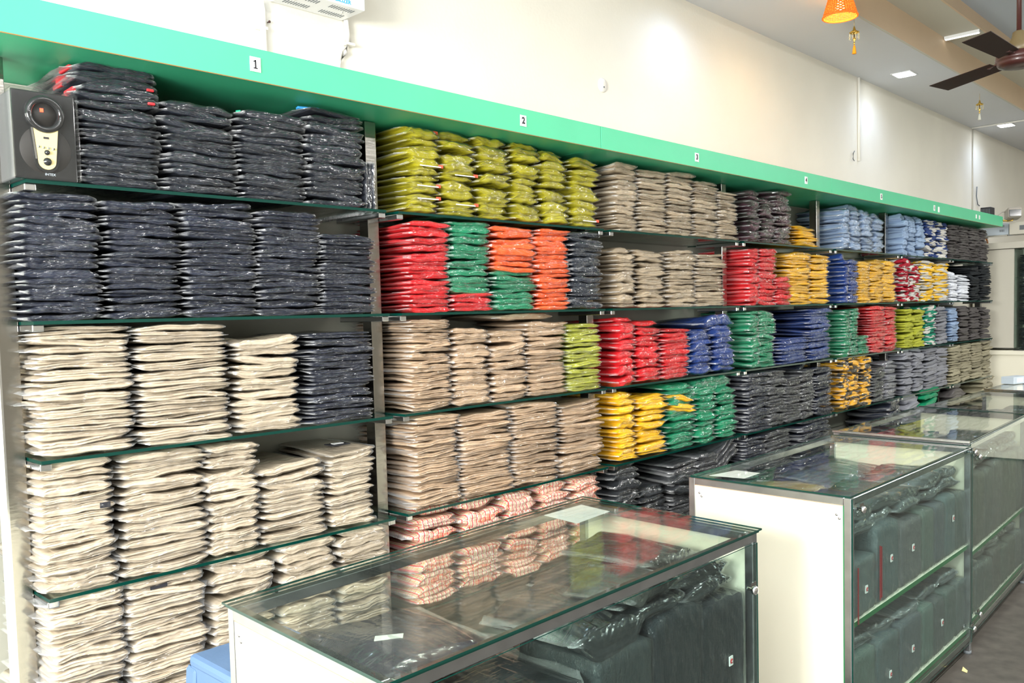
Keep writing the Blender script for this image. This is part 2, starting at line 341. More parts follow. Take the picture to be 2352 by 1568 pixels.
# entrance wall: a lintel and two piers around the open shop front
struct(boxo('wall_entrance', 'wall', (XL - 0.15, XL, 2.0, YW, 0.0, 3.9)))
struct(boxo('wall_entrance', 'wall', (XL - 0.15, XL, YR, -3.0, 0.0, 3.9)))
struct(boxo('wall_entrance', 'wall', (XL - 0.15, XL, -3.0, 2.0, 2.95, 3.9)))
# stepped false ceiling: low strip along the shelves, tan fascia, cream step, upper ceiling
struct(boxo('ceiling', 'ceil', (XL, XR, 2.194, YW, ZC, 3.9)))
struct(boxo('trim_1', 'tan', (XL, XR, 2.180, 2.194, ZC - 0.004, 3.577)))
struct(boxo('ceiling', 'ceil_cream', (XL, XR, 1.93, 2.18, 3.577, 3.9)))
struct(boxo('trim_2', 'tan', (XL, XR, 1.918, 1.93, 3.573, 3.66)))
struct(boxo('ceiling', 'ceil_blue', (XL, XR, YR, 1.918, 3.66, 3.9)))
struct(boxo('trim_3', 'ceil_cream', (XL, XR, 2.180, 2.188, ZC - 0.012, ZC - 0.004)))
# ------------------------------------------------------------------ lights that can be seen
def spot(name, loc, power, col, half, blend=0.85, tgt=None, radius=0.04, parent=None):
    d = bpy.data.lights.new(name, 'SPOT'); d.energy = power; d.color = col; d.spot_size = math.radians(half * 2); d.spot_blend = blend; d.shadow_soft_size = radius
    o = bpy.data.objects.new(name, d); COL.objects.link(o); o.location = loc; o.rotation_euler = (0, 0, 0)
    if tgt: o.rotation_euler = (Vector(tgt) - Vector(loc)).to_track_quat('-Z', 'Y').to_euler()
    return o
for k, x in enumerate((1.41, 4.26, 7.11, 9.96)):
    if k >= 2:
        lb = ('square recessed ceiling downlight shining white, between the fan and the wicker lamp', 'square recessed ceiling downlight shining white, beyond the thin ceiling conduit')[k - 2]
        t = thing('recessed_downlight', lb, 'downlight', (x, 2.49, ZC), 0, 'recessed downlights')
        f = MB(); f.box(-.085, .085, -.075, .075, -.006, 0.0, bev=0.002); f.build('frame', 'metalwhite', t)
        boxo('diffuser', 'ledpanel', (-.072, .072, -.062, .062, -.008, -.004), t)
    spot('downlight_beam', (x, 2.49, ZC - 0.03), 6.5, (0.5, 0.66, 1.0), 80, 0.9, radius=0.06)
# batten on the upper ceiling, seen above the fan
t = thing('ceiling_batten', 'thin white light batten across the ceiling step above the fan blade', 'light')
boxo('housing', 'metalwhite', (7.03, 7.06, 1.935, 2.175, 3.556, 3.577), t)
boxo('diffuser', 'batten', (7.036, 7.054, 1.94, 2.17, 3.551, 3.556), t)

# ------------------------------------------------------------------ green canopy along the shelves
t = thing('canopy_board', 'long bright green laminated canopy board running above all the shelves', 'canopy')
seams = (-1.2, 0.55, 3.0, 5.33, 7.61, 9.13)
ZB, ZT = 2.295, 2.391
for a, b in zip(seams, seams[1:]):
    if b <= 0.7: a = -2.0
    k = MB(); k.box(a + .0015, b - .0015, 2.303, 2.318, ZB, ZT, bev=0.002); k.build('fascia_panel', 'green', t)
    k = MB(); k.box(a + .0015, b - .0015, 2.318, YW - .002, ZB + .002, ZB + .014); k.build('soffit_panel', 'green', t)
    k = MB(); k.box(a + .0015, b - .0015, 2.318, YW - .002, ZT - .014, ZT - .001); k.build('top_panel', 'beigebox', t)
boxo('end_panel', 'beigebox', (9.128, 9.14, 2.318, YW - .002, ZB, ZT), t)
boxo('edge_strip', 'green_dull', (-2.0, 9.128, 2.3022, 2.304, ZB - .001, ZB + .0015), t)

def sign(x, z, num, label, small=False, h=0.042, w_=0.034):
    t = thing('number_sign', label, 'sign', (x, 2.3015, z), 0, 'number signs on the canopy')
    boxo('plate', 'white', (-w_ / 2, w_ / 2, -.0012, 0.001, -h / 2, h / 2), t)
    if num == '1':
        k = MB(); k.box(-.0022, .0022, -.0018, -.0010, -.0115, .0125); k.box(-.0065, .0065, -.0018, -.0010, -.0125, -.0092); k.beam((.0015, -.0014, .0112), (-.0062, -.0014, .0075), .0008, .0032, up=(0, 0, 1)); k.build('numeral', 'black', t)
    elif num: text('numeral', num, 0.034, 'black', t, (0, -.0016, 0.0), bold=0.0013)
sign(1.361, 2.3435, '1', 'white number sign reading one on the green canopy')
sign(2.509, 2.3435, '2', 'white number sign reading two on the green canopy')
sign(3.764, 2.3435, '3', 'white number sign reading three on the green canopy')
sign(4.972, 2.344, '4', 'white number sign reading four on the green canopy')
sign(6.139, 2.340, '5', 'white number sign reading five on the green canopy')
sign(7.222, 2.338, '6', 'fainter white number sign, first of the pair past sign five')
sign(7.324, 2.333, '', 'blank white tag, second of the pair past sign five')
sign(8.300, 2.341, '', 'worn blank white tag, first of the last pair', w_=.03, h=.034)
sign(8.392, 2.339, '', 'worn blank white tag, second of the last pair', w_=.03, h=.034)

# ------------------------------------------------------------------ uprights with brackets and the glass shelves
POSTX = [0.733, 1.930, 3.162, 4.381, 5.598, 6.797, 8.006, 9.215]
ZS = [1.970, 1.612, 1.253, 0.893, 0.530]
ordw = ['first', 'second', 'third', 'fourth', 'fifth', 'sixth', 'seventh', 'eighth']
for i, x in enumerate(POSTX):
    t = thing('shelf_upright', ['steel shelf upright at the near end of the shelves, against the frame edge', 'steel shelf upright between the bays of signs one and two', 'steel shelf upright between the bays of signs two and three', 'steel shelf upright between the bays of signs three and four', 'steel shelf upright between the bays of signs four and five', 'steel shelf upright just past sign five', 'steel shelf upright past the second paired signs', 'steel shelf upright at the far end of the shelves'][i], 'shelf upright', (x, 2.51, 0), 0, 'steel shelf uprights')
    k = MB(); k.box(-.024, .024, 0, .05, 0, ZB - .001, bev=0.0015); k.build('post', 'steel', t)
    if i == 0:
        k = MB(); k.box(-.030, -.025, -.012, .05, 0, ZB - .001); k.build('edge_cover', 'steel_bright', t)
    for z in ZS:
        for sgn in (-1, 1):
            if (i == 0 and sgn < 0) or (i == 7 and sgn > 0): continue
            k = MB(); xa = sgn * .0255; xb = sgn * .0535
            k.box(min(xa, xb), max(xa, xb), -.103, .15, z - .0275, z - .0095, bev=0.0025); k.build('bracket', 'steel_bright', t)
for b in range(7):
    for s_, z in enumerate(ZS):
        xa, xb = POSTX[b] + .027, POSTX[b + 1] - .027
        dz = 0.0 if b % 2 == 0 else -0.0
        nm = ['top', 'second', 'third', 'fourth', 'lowest'][s_]
        bayn = ['under sign one', 'under sign two', 'under sign three', 'under sign four', 'under sign five', 'in the sixth bay', 'in the far end bay'][b]
        k = MB(); fs = k.box(xa, xb, 2.400, 2.765, z - .009, z)
        for f in (2, 3, 4, 5): fs[f].material_index = 1
        o = k.build('glass_shelf', ['glass', 'glass_edge']); tag(o, '%s green-edged glass shelf %s' % (nm, bayn), 'shelf', 'glass shelves')

# ------------------------------------------------------------------ packed garments
def fbm(x, y, z, s): return noise.noise(Vector((x + s * 7.3, y - s * 3.1, z + s * 1.7)))
def sm(t): t = max(0.0, min(1.0, t)); return t * t * (3 - 2 * t)
W0, D0 = 0.24, 0.33
def packet_meshes(kind, seed, mt, film=True):
    """kind T thin trousers, M medium, P pillow-like shirt. returns (cloth mesh, bag mesh) of nominal size W0 x D0 x T0"""
    T0 = {'T': .015, 'M': .020, 'P': .030}[kind]
    folds = {'T': 2, 'M': 3, 'P': 2}[kind]
    NX = 18 if kind != 'T' else 16
    rnd = random.Random(seed); ph = rnd.random() * 6; lean = rnd.uniform(-1, 1)
    def wave(u, y):
        return T0 * (0.62 * fbm(u * 1.3, y * 4, 0, seed) + 0.24 * fbm(u * 5, y * 9, 3, seed))
    def yfront(u): return 0.010 * fbm(u * 2.0, 5, 1, seed) + 0.004 * fbm(u * 9, 2, 4, seed) + 0.010 * (2 * u - 1) ** 2 * (1.0 if kind == 'P' else .35)
    NF = 13
    ring = []
    for j in range(NF): ring.append(('f', -PI / 2 + PI * j / (NF - 1)))
    ring += [('t', .05), ('t', .12), ('t', .22), ('t', D0)]
    ring += [('b', D0), ('b', .22), ('b', .12), ('b', .05)]
    def shell(grow, u0, u1, nx, bag):
        vs = []; fc = []
        for i in range(nx + 1):
            u = u0 + (u1 - u0) * i / nx; uc = max(0, min(1, u)); e = min(uc, 1 - uc)
            out_ = min(1.0, max(0.0, -u, u - 1) / 0.115)      # 0 inside, 1 at the tip of the bag's end flap
            te = {'T': .40 + .60 * sm(e / .10), 'M': .30 + .70 * sm(e / .14), 'P': .16 + .84 * sm(e / .26)}[kind]
            if out_ > 0: te *= (1 - out_) * .75 + .05
            for kd, v in ring:
                if kd == 'f':
                    r = .009 if kind != 'P' else .016
                    y = yfront(uc) + r * (1 - math.cos(v)); z = math.sin(v)
                    if not bag:
                        pp = (v + PI / 2) / PI * folds * .9999; ly = int(pp); fr_ = pp - ly
                        y += .0075 * (1 - math.sin(PI * fr_)) ** 1.5 - .007 * fbm(u * 1.4, ly * 7.7, 2, seed) * math.sin(PI * fr_)
                    else: y -= grow + .0035 + .002 * abs(fbm(u * 16, v * 2.2, 7, seed)) + rnd.uniform(-.0012, .0012)
                    if out_ > 0: y += (.05 + .04 * fbm(0, u, 5, seed)) * out_
                else:
                    y = v; z = 1.0 if kd == 't' else -1.0
                    z *= 1.0 if v < .2 else .9
                    if kind == 'P': z *= .82 + .18 * math.sin(PI * min(1, v / D0))
                yy = y
                zz = z * T0 / 2 * te * (1 + .22 * fbm(u * 4, yy * 9, 6, seed)) + wave(uc, yy) * (0.25 + .75 * sm(e / .2) if kind == 'P' else 1)
                if bag:
                    zz += (grow * .8 * z if out_ == 0 else 0) + .0016 * fbm(u * 22, yy * 60, v if kd == 'f' else 3, seed) + rnd.uniform(-.0007, .0007) * (1.5 if kind == 'P' else 1)
                    zz += out_ * (.010 * fbm(u * 5, yy * 10, 8, seed) + .004 * lean)
                vs.append(((u - .5) * W0, yy, zz))
        nr = len(ring)
        for i in range(nx):
            for j in range(nr):
                if bag and ring[j][0] == 't' and ring[j][1] == D0: continue
                a = i * nr + j; b_ = i * nr + (j + 1) % nr; fc.append((a, b_, b_ + nr, a + nr))
        if not bag: fc.append(tuple(range(nr))[::-1]); fc.append(tuple(nx * nr + j for j in range(nr)))
        me = bpy.data.meshes.new('plastic_bag' if bag else 'packed_garment'); me.from_pydata(vs, [], fc)
        me.polygons.foreach_set('use_smooth', [not bag] * len(fc)); me.update()
        return me
    body = shell(0, 0, 1, NX, False); body.materials.append(M[mt])
    bag = None
    if film: bag = shell(.0016, -.06, 1.12 if kind != 'P' else 1.085, NX + 14, True); bag.materials.append(M['film'])
    return body, bag, T0
_pk = {}
def variants(kind, mt, film):
    key = (kind, mt, film)
    if key not in _pk: _pk[key] = [packet_meshes(kind, 10 + q * 3 + {'T': 0, 'M': 100, 'P': 200}[kind], mt, film) for q in range(9 if film else 6)]
    return _pk[key]
COLR = {
 'navy_tracksuit': ((34, 39, 50), 'navy tracksuit', 'tracksuit'), 'navy_trousers': ((32, 38, 56), 'navy trousers', 'trousers'),
 'beige_trousers': ((198, 183, 160), 'beige trousers', 'trousers'), 'sand_trousers': ((196, 168, 138), 'pinkish sand trousers', 'trousers'), 'olive_shirt': ((170, 162, 20), 'olive yellow shirt', 'shirt'),
 'red_shirt': ((222, 26, 36), 'red shirt', 'shirt'), 'green_shirt': ((18, 138, 96), 'green shirt', 'shirt'), 'orange_shirt': ((252, 104, 40), 'orange shirt', 'shirt'),
 'navy_shirt': ((36, 44, 58), 'navy shirt', 'shirt'), 'lime_shirt': ((176, 180, 60), 'lime green shirt', 'shirt'), 'checked_shirt': ((240, 180, 170), 'pink checked shirt', 'shirt'),
 'taupe_trousers': ((184, 166, 140), 'taupe trousers', 'trousers'), 'blue_shirt': ((26, 62, 136), 'royal blue shirt', 'shirt'), 'yellow_shirt': ((252, 196, 24), 'yellow shirt', 'shirt'),
 'black_trousers': ((40, 44, 48), 'black trousers', 'trousers'), 'charcoal_trousers': ((66, 68, 72), 'charcoal trousers', 'trousers'), 'maroon_tracksuit': ((84, 56, 66), 'grey and maroon tracksuit', 'tracksuit'),
 'light_blue_shirt': ((146, 168, 198), 'light blue shirt', 'shirt'), 'yellow_black_shirt': ((244, 184, 44), 'yellow and black shirt', 'shirt'), 'grey_shirt': ((136, 138, 146), 'pale grey shirt', 'shirt'),
 'navy_white_shirt': ((44, 66, 124), 'navy and white shirt', 'shirt'), 'red_white_shirt': ((170, 30, 50), 'red and white shirt', 'shirt'), 'yellow_white_shirt': ((240, 194, 60), 'yellow and white shirt', 'shirt'),
 'green_white_shirt': ((30, 130, 104), 'green and white shirt', 'shirt'), 'grey_trousers': ((92, 88, 88), 'dark grey trousers', 'trousers'), 'white_shirt': ((236, 240, 248), 'white shirt', 'shirt'),
 'khaki_trousers': ((158, 152, 128), 'khaki grey trousers', 'trousers')}
TWO = {'yellow_black_shirt': 'twoblack', 'navy_white_shirt': 'twowhite', 'red_white_shirt': 'twowhite', 'yellow_white_shirt': 'twowhite', 'green_white_shirt': 'twowhite', 'maroon_tracksuit': 'twoblack', 'checked_shirt': 'check'}
NUMW = 'first second third fourth fifth sixth seventh eighth ninth tenth eleventh twelfth thirteenth fourteenth fifteenth sixteenth seventeenth eighteenth nineteenth twentieth twenty-first twenty-second twenty-third twenty-fourth twenty-fifth twenty-sixth twenty-seventh'.split()
STACKS = [
(1,1,'navy_tracksuit',0.901,1.114,2.297,21,'M'),
(1,1,'navy_tracksuit',1.134,1.347,2.228,16,'M'),
(1,1,'navy_tracksuit',1.362,1.590,2.238,17,'M'),
(1,1,'navy_tracksuit',1.601,1.823,2.279,16,'M'),
(1,2,'navy_trousers',0.743,0.935,1.939,20,'M'),
(1,2,'navy_trousers',0.955,1.159,1.937,22,'M'),
(1,2,'navy_trousers',1.177,1.397,1.949,26,'T'),
(1,2,'navy_trousers',1.417,1.633,1.942,25,'T'),
(1,2,'navy_trousers',1.644,1.850,1.876,24,'T'),
(1,3,'beige_trousers',0.766,1.001,1.597,24,'T'),
(1,3,'beige_trousers',1.032,1.296,1.592,25,'T'),
(1,3,'beige_trousers',1.321,1.533,1.550,14,'M'),
(1,3,'navy_trousers',1.586,1.824,1.551,24,'T'),
(1,4,'beige_trousers',0.756,0.939,1.239,17,'M'),
(1,4,'beige_trousers',0.964,1.203,1.236,17,'M'),
(1,4,'beige_trousers',1.216,1.375,1.226,15,'M'),
(1,4,'beige_trousers',1.392,1.618,1.136,12,'M'),
(1,4,'beige_trousers',1.647,1.822,1.153,14,'M'),
(1,5,'beige_trousers',0.757,0.946,0.882,20,'T'),
(1,5,'beige_trousers',0.971,1.188,0.878,21,'T'),
(1,5,'beige_trousers',1.222,1.422,0.888,13,'M'),
(1,5,'beige_trousers',1.448,1.652,0.883,12,'M'),
(1,5,'beige_trousers',1.681,1.877,0.881,12,'M'),
(2,1,'olive_shirt',2.009,2.170,2.285,13,'P'),
(2,1,'olive_shirt',2.183,2.363,2.288,12,'P'),
(2,1,'olive_shirt',2.372,2.553,2.296,12,'P'),
(2,1,'olive_shirt',2.562,2.731,2.288,12,'P'),
(2,1,'olive_shirt',2.741,2.911,2.278,11,'P'),
(2,1,'olive_shirt',2.922,3.124,2.267,11,'P'),
(2,2,'red_shirt',2.008,2.204,1.940,19,'M'),
(2,2,'green_shirt',2.217,2.425,1.953,17,'M'),
(2,2,'orange_shirt',2.445,2.686,1.946,16,'M'),
(2,2,'orange_shirt',2.696,2.899,1.952,18,'M'),
(2,2,'navy_shirt',2.917,3.132,1.948,16,'M'),
(2,3,'beige_trousers',2.008,2.198,1.586,25,'T'),
(2,3,'beige_trousers',2.216,2.396,1.544,13,'M'),
(2,3,'beige_trousers',2.411,2.608,1.531,13,'M'),
(2,3,'beige_trousers',2.624,2.869,1.564,18,'M'),
(2,3,'lime_shirt',2.887,3.107,1.546,18,'T'),
(2,4,'beige_trousers',2.014,2.228,1.231,24,'T'),
(2,4,'beige_trousers',2.248,2.512,1.219,23,'T'),
(2,4,'beige_trousers',2.534,2.805,1.230,22,'T'),
(2,4,'beige_trousers',2.834,3.108,1.206,17,'M'),
(2,5,'checked_shirt',2.000,2.214,0.885,10,'P'),
(2,5,'checked_shirt',2.230,2.458,0.880,9,'P'),
(2,5,'checked_shirt',2.480,2.671,0.879,9,'P'),
(2,5,'checked_shirt',2.684,2.886,0.879,9,'P'),
(2,5,'checked_shirt',2.899,3.110,0.867,9,'P'),
(3,1,'taupe_trousers',3.254,3.418,2.281,16,'M'),
(3,1,'taupe_trousers',3.432,3.665,2.270,18,'M'),
(3,1,'taupe_trousers',3.680,3.905,2.286,18,'M'),
(3,1,'taupe_trousers',3.916,4.151,2.260,18,'M'),
(3,1,'taupe_trousers',4.168,4.355,2.225,18,'T'),
(3,2,'taupe_trousers',3.249,3.400,1.891,12,'P'),
(3,2,'taupe_trousers',3.414,3.655,1.898,13,'P'),
(3,2,'taupe_trousers',3.670,3.916,1.895,15,'M'),
(3,2,'taupe_trousers',3.937,4.206,1.886,19,'T'),
(3,3,'red_shirt',3.242,3.383,1.563,11,'P'),
(3,3,'red_shirt',3.397,3.606,1.542,12,'P'),
(3,3,'red_shirt',3.621,3.852,1.501,13,'M'),
(3,3,'blue_shirt',3.873,4.088,1.493,8,'P'),
(3,3,'blue_shirt',4.107,4.334,1.500,8,'P'),
(3,4,'yellow_shirt',3.228,3.379,1.216,13,'P'),
(3,4,'yellow_shirt',3.394,3.639,1.186,12,'P'),
(3,4,'green_shirt',3.663,3.907,1.212,12,'P'),
(3,4,'green_shirt',3.924,4.108,1.208,11,'P'),
(3,4,'green_shirt',4.126,4.341,1.196,11,'P'),
(3,5,'black_trousers',3.224,3.412,0.877,11,'P'),
(3,5,'black_trousers',3.429,3.655,0.729,8,'P'),
(3,5,'charcoal_trousers',3.677,3.905,0.818,14,'M'),
(3,5,'charcoal_trousers',3.932,4.145,0.834,14,'M'),
(4,1,'maroon_tracksuit',4.502,4.624,2.260,12,'P'),
(4,1,'maroon_tracksuit',4.639,4.805,2.228,12,'P'),
(4,1,'maroon_tracksuit',4.821,4.996,2.284,14,'M'),
(4,1,'yellow_shirt',5.088,5.364,2.100,8,'P'),
(4,2,'red_shirt',4.485,4.597,1.935,15,'M'),
(4,2,'red_shirt',4.612,4.799,1.936,15,'M'),
(4,2,'red_shirt',4.814,4.989,1.772,9,'M'),
(4,2,'yellow_shirt',5.007,5.266,1.920,19,'T'),
(4,2,'yellow_shirt',5.285,5.530,1.923,16,'M'),
(4,3,'green_shirt',4.498,4.600,1.575,14,'M'),
(4,3,'green_shirt',4.616,4.782,1.578,18,'T'),
(4,3,'blue_shirt',4.869,5.210,1.408,8,'M'),
(4,3,'blue_shirt',5.249,5.560,1.584,16,'M'),
(4,4,'navy_trousers',4.461,4.710,1.225,17,'T'),
(4,4,'charcoal_trousers',4.726,4.910,1.225,16,'M'),
(4,4,'charcoal_trousers',4.927,5.121,1.169,15,'M'),
(4,4,'charcoal_trousers',5.139,5.301,1.199,14,'M'),
(4,4,'navy_trousers',5.345,5.570,1.200,14,'M'),
(4,5,'navy_trousers',4.443,4.660,0.856,16,'T'),
(4,5,'charcoal_trousers',4.682,4.985,0.859,14,'M'),
(4,5,'navy_trousers',5.141,5.512,0.880,16,'T'),
(5,1,'light_blue_shirt',5.774,5.889,2.256,9,'P'),
(5,1,'light_blue_shirt',5.911,6.075,2.273,9,'P'),
(5,1,'light_blue_shirt',6.098,6.285,2.251,9,'P'),
(5,1,'light_blue_shirt',6.309,6.499,2.240,9,'P'),
(5,2,'blue_shirt',5.785,5.857,1.930,11,'P'),
(5,2,'blue_shirt',5.872,6.020,1.904,12,'M'),
(5,2,'yellow_shirt',6.035,6.220,1.897,16,'M'),
(5,2,'yellow_shirt',6.236,6.481,1.909,15,'M'),
(5,2,'yellow_shirt',6.506,6.722,1.909,12,'M'),
(5,3,'green_shirt',5.782,5.883,1.567,14,'M'),
(5,3,'green_shirt',5.905,6.017,1.571,16,'M'),
(5,3,'green_shirt',6.032,6.186,1.380,7,'M'),
(5,3,'red_shirt',6.242,6.497,1.584,16,'M'),
(5,3,'red_shirt',6.522,6.722,1.575,16,'M'),
(5,4,'yellow_black_shirt',5.765,5.866,1.237,12,'P'),
(5,4,'yellow_black_shirt',5.888,6.060,1.240,12,'P'),
(5,4,'yellow_black_shirt',6.084,6.264,1.236,12,'P'),
(5,4,'charcoal_trousers',6.289,6.496,1.148,13,'M'),
(5,4,'grey_shirt',6.521,6.740,1.173,12,'P'),
(5,5,'navy_trousers',6.615,6.812,0.878,8,'M'),
(6,1,'light_blue_shirt',6.885,6.996,2.281,8,'P'),
(6,1,'light_blue_shirt',7.015,7.168,2.291,9,'P'),
(6,1,'light_blue_shirt',7.187,7.367,2.282,9,'P'),
(6,1,'navy_white_shirt',7.407,7.638,2.270,11,'M'),
(6,1,'navy_white_shirt',7.660,7.925,2.264,11,'M'),
(6,2,'red_white_shirt',6.885,7.034,1.937,13,'M'),
(6,2,'red_white_shirt',7.053,7.248,1.909,13,'M'),
(6,2,'yellow_white_shirt',7.288,7.576,1.936,15,'M'),
(6,2,'yellow_white_shirt',7.598,7.951,1.923,14,'M'),
(6,3,'lime_shirt',6.922,7.112,1.556,13,'M'),
(6,3,'lime_shirt',7.131,7.350,1.546,12,'M'),
(6,3,'green_white_shirt',7.390,7.643,1.578,14,'M'),
(6,3,'grey_shirt',7.665,7.909,1.560,12,'M'),
(6,4,'grey_shirt',6.885,7.112,1.246,13,'P'),
(6,4,'grey_shirt',7.132,7.372,1.241,13,'P'),
(6,4,'grey_shirt',7.392,7.667,1.228,14,'M'),
(6,4,'grey_shirt',7.689,7.958,1.215,13,'M'),
(6,5,'grey_shirt',6.904,7.272,0.900,6,'P'),
(6,5,'green_shirt',7.312,7.692,0.901,7,'M'),
(7,1,'grey_trousers',7.994,8.229,2.267,16,'T'),
(7,1,'grey_trousers',8.254,8.527,2.268,16,'T'),
(7,1,'grey_trousers',8.553,8.842,2.269,15,'T'),
(7,1,'grey_trousers',8.869,9.090,2.268,14,'T'),
(7,2,'white_shirt',8.021,8.210,1.864,12,'P'),
(7,2,'white_shirt',8.234,8.558,1.838,11,'P'),
(7,2,'black_trousers',8.610,8.903,1.923,14,'M'),
(7,2,'black_trousers',8.930,9.240,1.946,15,'M'),
(7,3,'light_blue_shirt',8.001,8.238,1.556,12,'P'),
(7,3,'grey_trousers',8.262,8.538,1.568,13,'P'),
(7,3,'grey_trousers',8.563,8.882,1.557,13,'P'),
(7,3,'grey_trousers',8.909,9.190,1.553,12,'P'),
(7,4,'khaki_trousers',8.028,8.291,1.222,14,'M'),
(7,4,'khaki_trousers',8.316,8.595,1.225,14,'M'),
(7,4,'khaki_trousers',8.620,8.943,1.219,14,'M'),
(7,4,'khaki_trousers',8.970,9.227,1.222,13,'M'),
(7,5,'grey_trousers',8.008,8.421,0.898,6,'P'),
(7,5,'khaki_trousers',8.949,9.263,0.906,8,'M'),
]
SHN = ['top', 'second', 'third', 'fourth', 'lowest']
BAYN = ['under sign one', 'under sign two', 'under sign three', 'under sign four', 'under sign five', 'in bay six', 'in bay seven']
def pale(c, k): return tuple(min(255, int(v * k)) for v in c)
def add_packet(key, style, T, w_, x, y, z, rz, ry, rx_, label, group, film, far, q=None, ysc=1.0):
    c, desc, cat = COLR[key]
    mt = TWO.get(key, 'cloth_far' if far else 'cloth')
    body, bag, T0 = R.choice(variants(style, mt, film)) if q is None else variants(style, mt, film)[q]
    o = bpy.data.objects.new(key, body); COL.objects.link(o)
    o.location = (x, y, z); o.rotation_euler = (rx_, ry, rz); o.scale = (w_ / W0 * R.choice((1, 1, 1, -1)), ysc, T / T0)
    o.color = srgb(*c)
    tag(o, label, cat, group)
    if film and bag:
        bo = bpy.data.objects.new('plastic_bag', bag); COL.objects.link(bo); bo.parent = o
    return o
ordinal = {}
TOPS = {}
from collections import defaultdict
nst = defaultdict(int)
for (b, s_, key, x0, x1, zt, n, st) in STACKS:
    nst[(b, s_)] += 1; si = nst[(b, s_)]
    if key == 'beige_trousers' and b == 2: key = 'sand_trousers'
    z0 = ZS[s_ - 1]; T = (zt - z0) / n; wts = [R.uniform(.62, 1.38) for _ in range(n)]; sw = sum(wts); zc_ = z0; w_ = (x1 - x0) * (1.0 if b < 4 else 1.06)
    far = b >= 5; film = b <= 5
    desc = COLR[key][1]; group = '%ss on the shelves' % desc.rstrip('s')
    drift = 0.0
    for k in range(n):
        drift = drift * .75 + R.uniform(-.006, .006)
        cnt = n - 1 - k
        kk = key
        if (b, s_, si) == (2, 2, 2) and k < 4: kk = 'red_shirt'
        if (b, s_, si) == (2, 2, 3) and k < 8: kk = 'green_shirt'
        desc = COLR[kk][1]
        pos = 'topmost' if cnt == 0 else NUMW[cnt] + ' down'
        label = '%s, %s, %s stack, %s shelf %s' % (desc + ' in film' , pos, NUMW[si - 1], SHN[s_ - 1], BAYN[b - 1])
        x = (x0 + x1) / 2 + drift + R.uniform(-.005, .005)
        y = 2.412 + R.uniform(-.006, .010) + (0.02 if st == 'P' and cnt == 0 else 0) + (.012 if key == 'black_trousers' else 0)
        Tk = T * n * wts[k] / sw; zz = zc_ + Tk / 2 + (.002 if k == 0 else 0); zc_ += Tk
        rzz = R.gauss(0, .05 if st == 'P' else .035); ryy = R.gauss(0, .014) ; rxx = R.gauss(0, .010)
        o = add_packet(kk, st, Tk * (.98 if st != 'P' else 1.12), w_ * R.uniform(.95, 1.03), x, y, zz, rzz, ryy, rxx, label, group, film, far)
        TOPS[(b, s_, si, cnt)] = (o, w_, T)
    del z0
# details printed on or attached to a few of the packets
def bit(parent, name, mt, x, y, z, sx, sy, sz, rot=(0, 0, 0), scale=None):
    """small flat piece in the packet's own frame, undoing the packet's scale"""
    s = parent.scale; k = MB(); k.box(-sx / 2, sx / 2, -sy / 2, sy / 2, -sz / 2, sz / 2, bev=min(sx, sy, sz) * .3)
    o = k.build(name, mt, parent); o.location = (x / s[0], y, z / s[2]); o.scale = (1 / abs(s[0]), 1, 1 / s[2]); o.rotation_euler = rot
    return o
for c_ in range(6):          # red collars at the near side of the six packets above the speaker
    o, w_, T = TOPS[(1, 1, 1, c_)]
    sg = -1 if o.scale[0] > 0 else 1
    bit(o, 'collar', 'red', -w_ / 2 * 1.0, .07 + .03 * (c_ % 3), 0.0, .012, .07, .012)
    if c_ in (2, 4): bit(o, 'cuff', 'red', w_ / 2 * .86, .004, 0, .02, .008, .008)
M['aqua'] = simple('sea_green_trim', srgb(24, 168, 132), 0.6); M['skyblue'] = simple('sky_blue_trim', srgb(52, 150, 216), 0.6)
o, w_, T = TOPS[(1, 1, 3, 0)]; bit(o, 'collar', 'aqua', -w_ * .36, .05, T * .55, .06, .018, .006, (0, 0, .5))
o, w_, T = TOPS[(1, 1, 4, 0)]; bit(o, 'collar', 'skyblue', -w_ * .36, .04, T * .55, .07, .02, .008, (0, 0, .4))
for (b, s_, si, c_) in ((2, 1, 1, 0), (2, 1, 1, 5), (2, 1, 1, 8), (2, 1, 1, 10), (2, 1, 2, 9), (2, 1, 2, 5), (2, 1, 6, 9)):
    o, w_, T = TOPS[(b, s_, si, c_)]; bit(o, 'price_tag', 'orange', w_ * .46, .006, 0, .022, .003, .012)
    bit(o, 'card_strip', 'white', w_ * .1, -.004, -T * .2, .10, .002, .004)
o, w_, T = TOPS[(1, 4, 5, 0)]; bit(o, 'care_label', 'black', 0.02, .13, T * .56, .075, .055, .003); bit(o, 'label_print', 'white', 0.02, .13, T * .56 + .003, .04, .022, .002)
o, w_, T = TOPS[(1, 4, 1, 6)]; bit(o, 'woven_label', 'black', w_ * .36, -.003, 0.002, .028, .002, .015)
o, w_, T = TOPS[(1, 5, 2, 1)]; bit(o, 'woven_label', 'black', -w_ * .1, -.003, 0.002, .05, .002, .010)
o, w_, T = TOPS[(2, 5, 4, 0)]; bit(o, 'care_label', 'black', 0.0, .05, T * .5, .06, .03, .003); bit(o, 'label_print', 'white', 0.0, .05, T * .5 + .003, .02, .02, .002)
o, w_, T = TOPS[(3, 4, 1, 0)]; bit(o, 'neck_label', 'black', 0.02, .06, T * .5, .022, .012, .003)
o, w_, T = TOPS[(4, 1, 4, 0)]; bit(o, 'neck_label', 'black', -0.04, .03, T * .45, .05, .03, .006)
# packets standing on edge beside the upright under sign one
for k in range(3):
    o = add_packet('navy_tracksuit', 'M', .013, .155, 1.842 + k * .017, 2.425 + .008 * (k % 2), 1.970 + .082 , 0, PI / 2 + R.uniform(-.05, .04), 0,
                   'navy tracksuit standing on edge, %s of three beside the first upright' % ('nearest', 'middle', 'last')[k], 'tracksuits standing on edge', True, False)
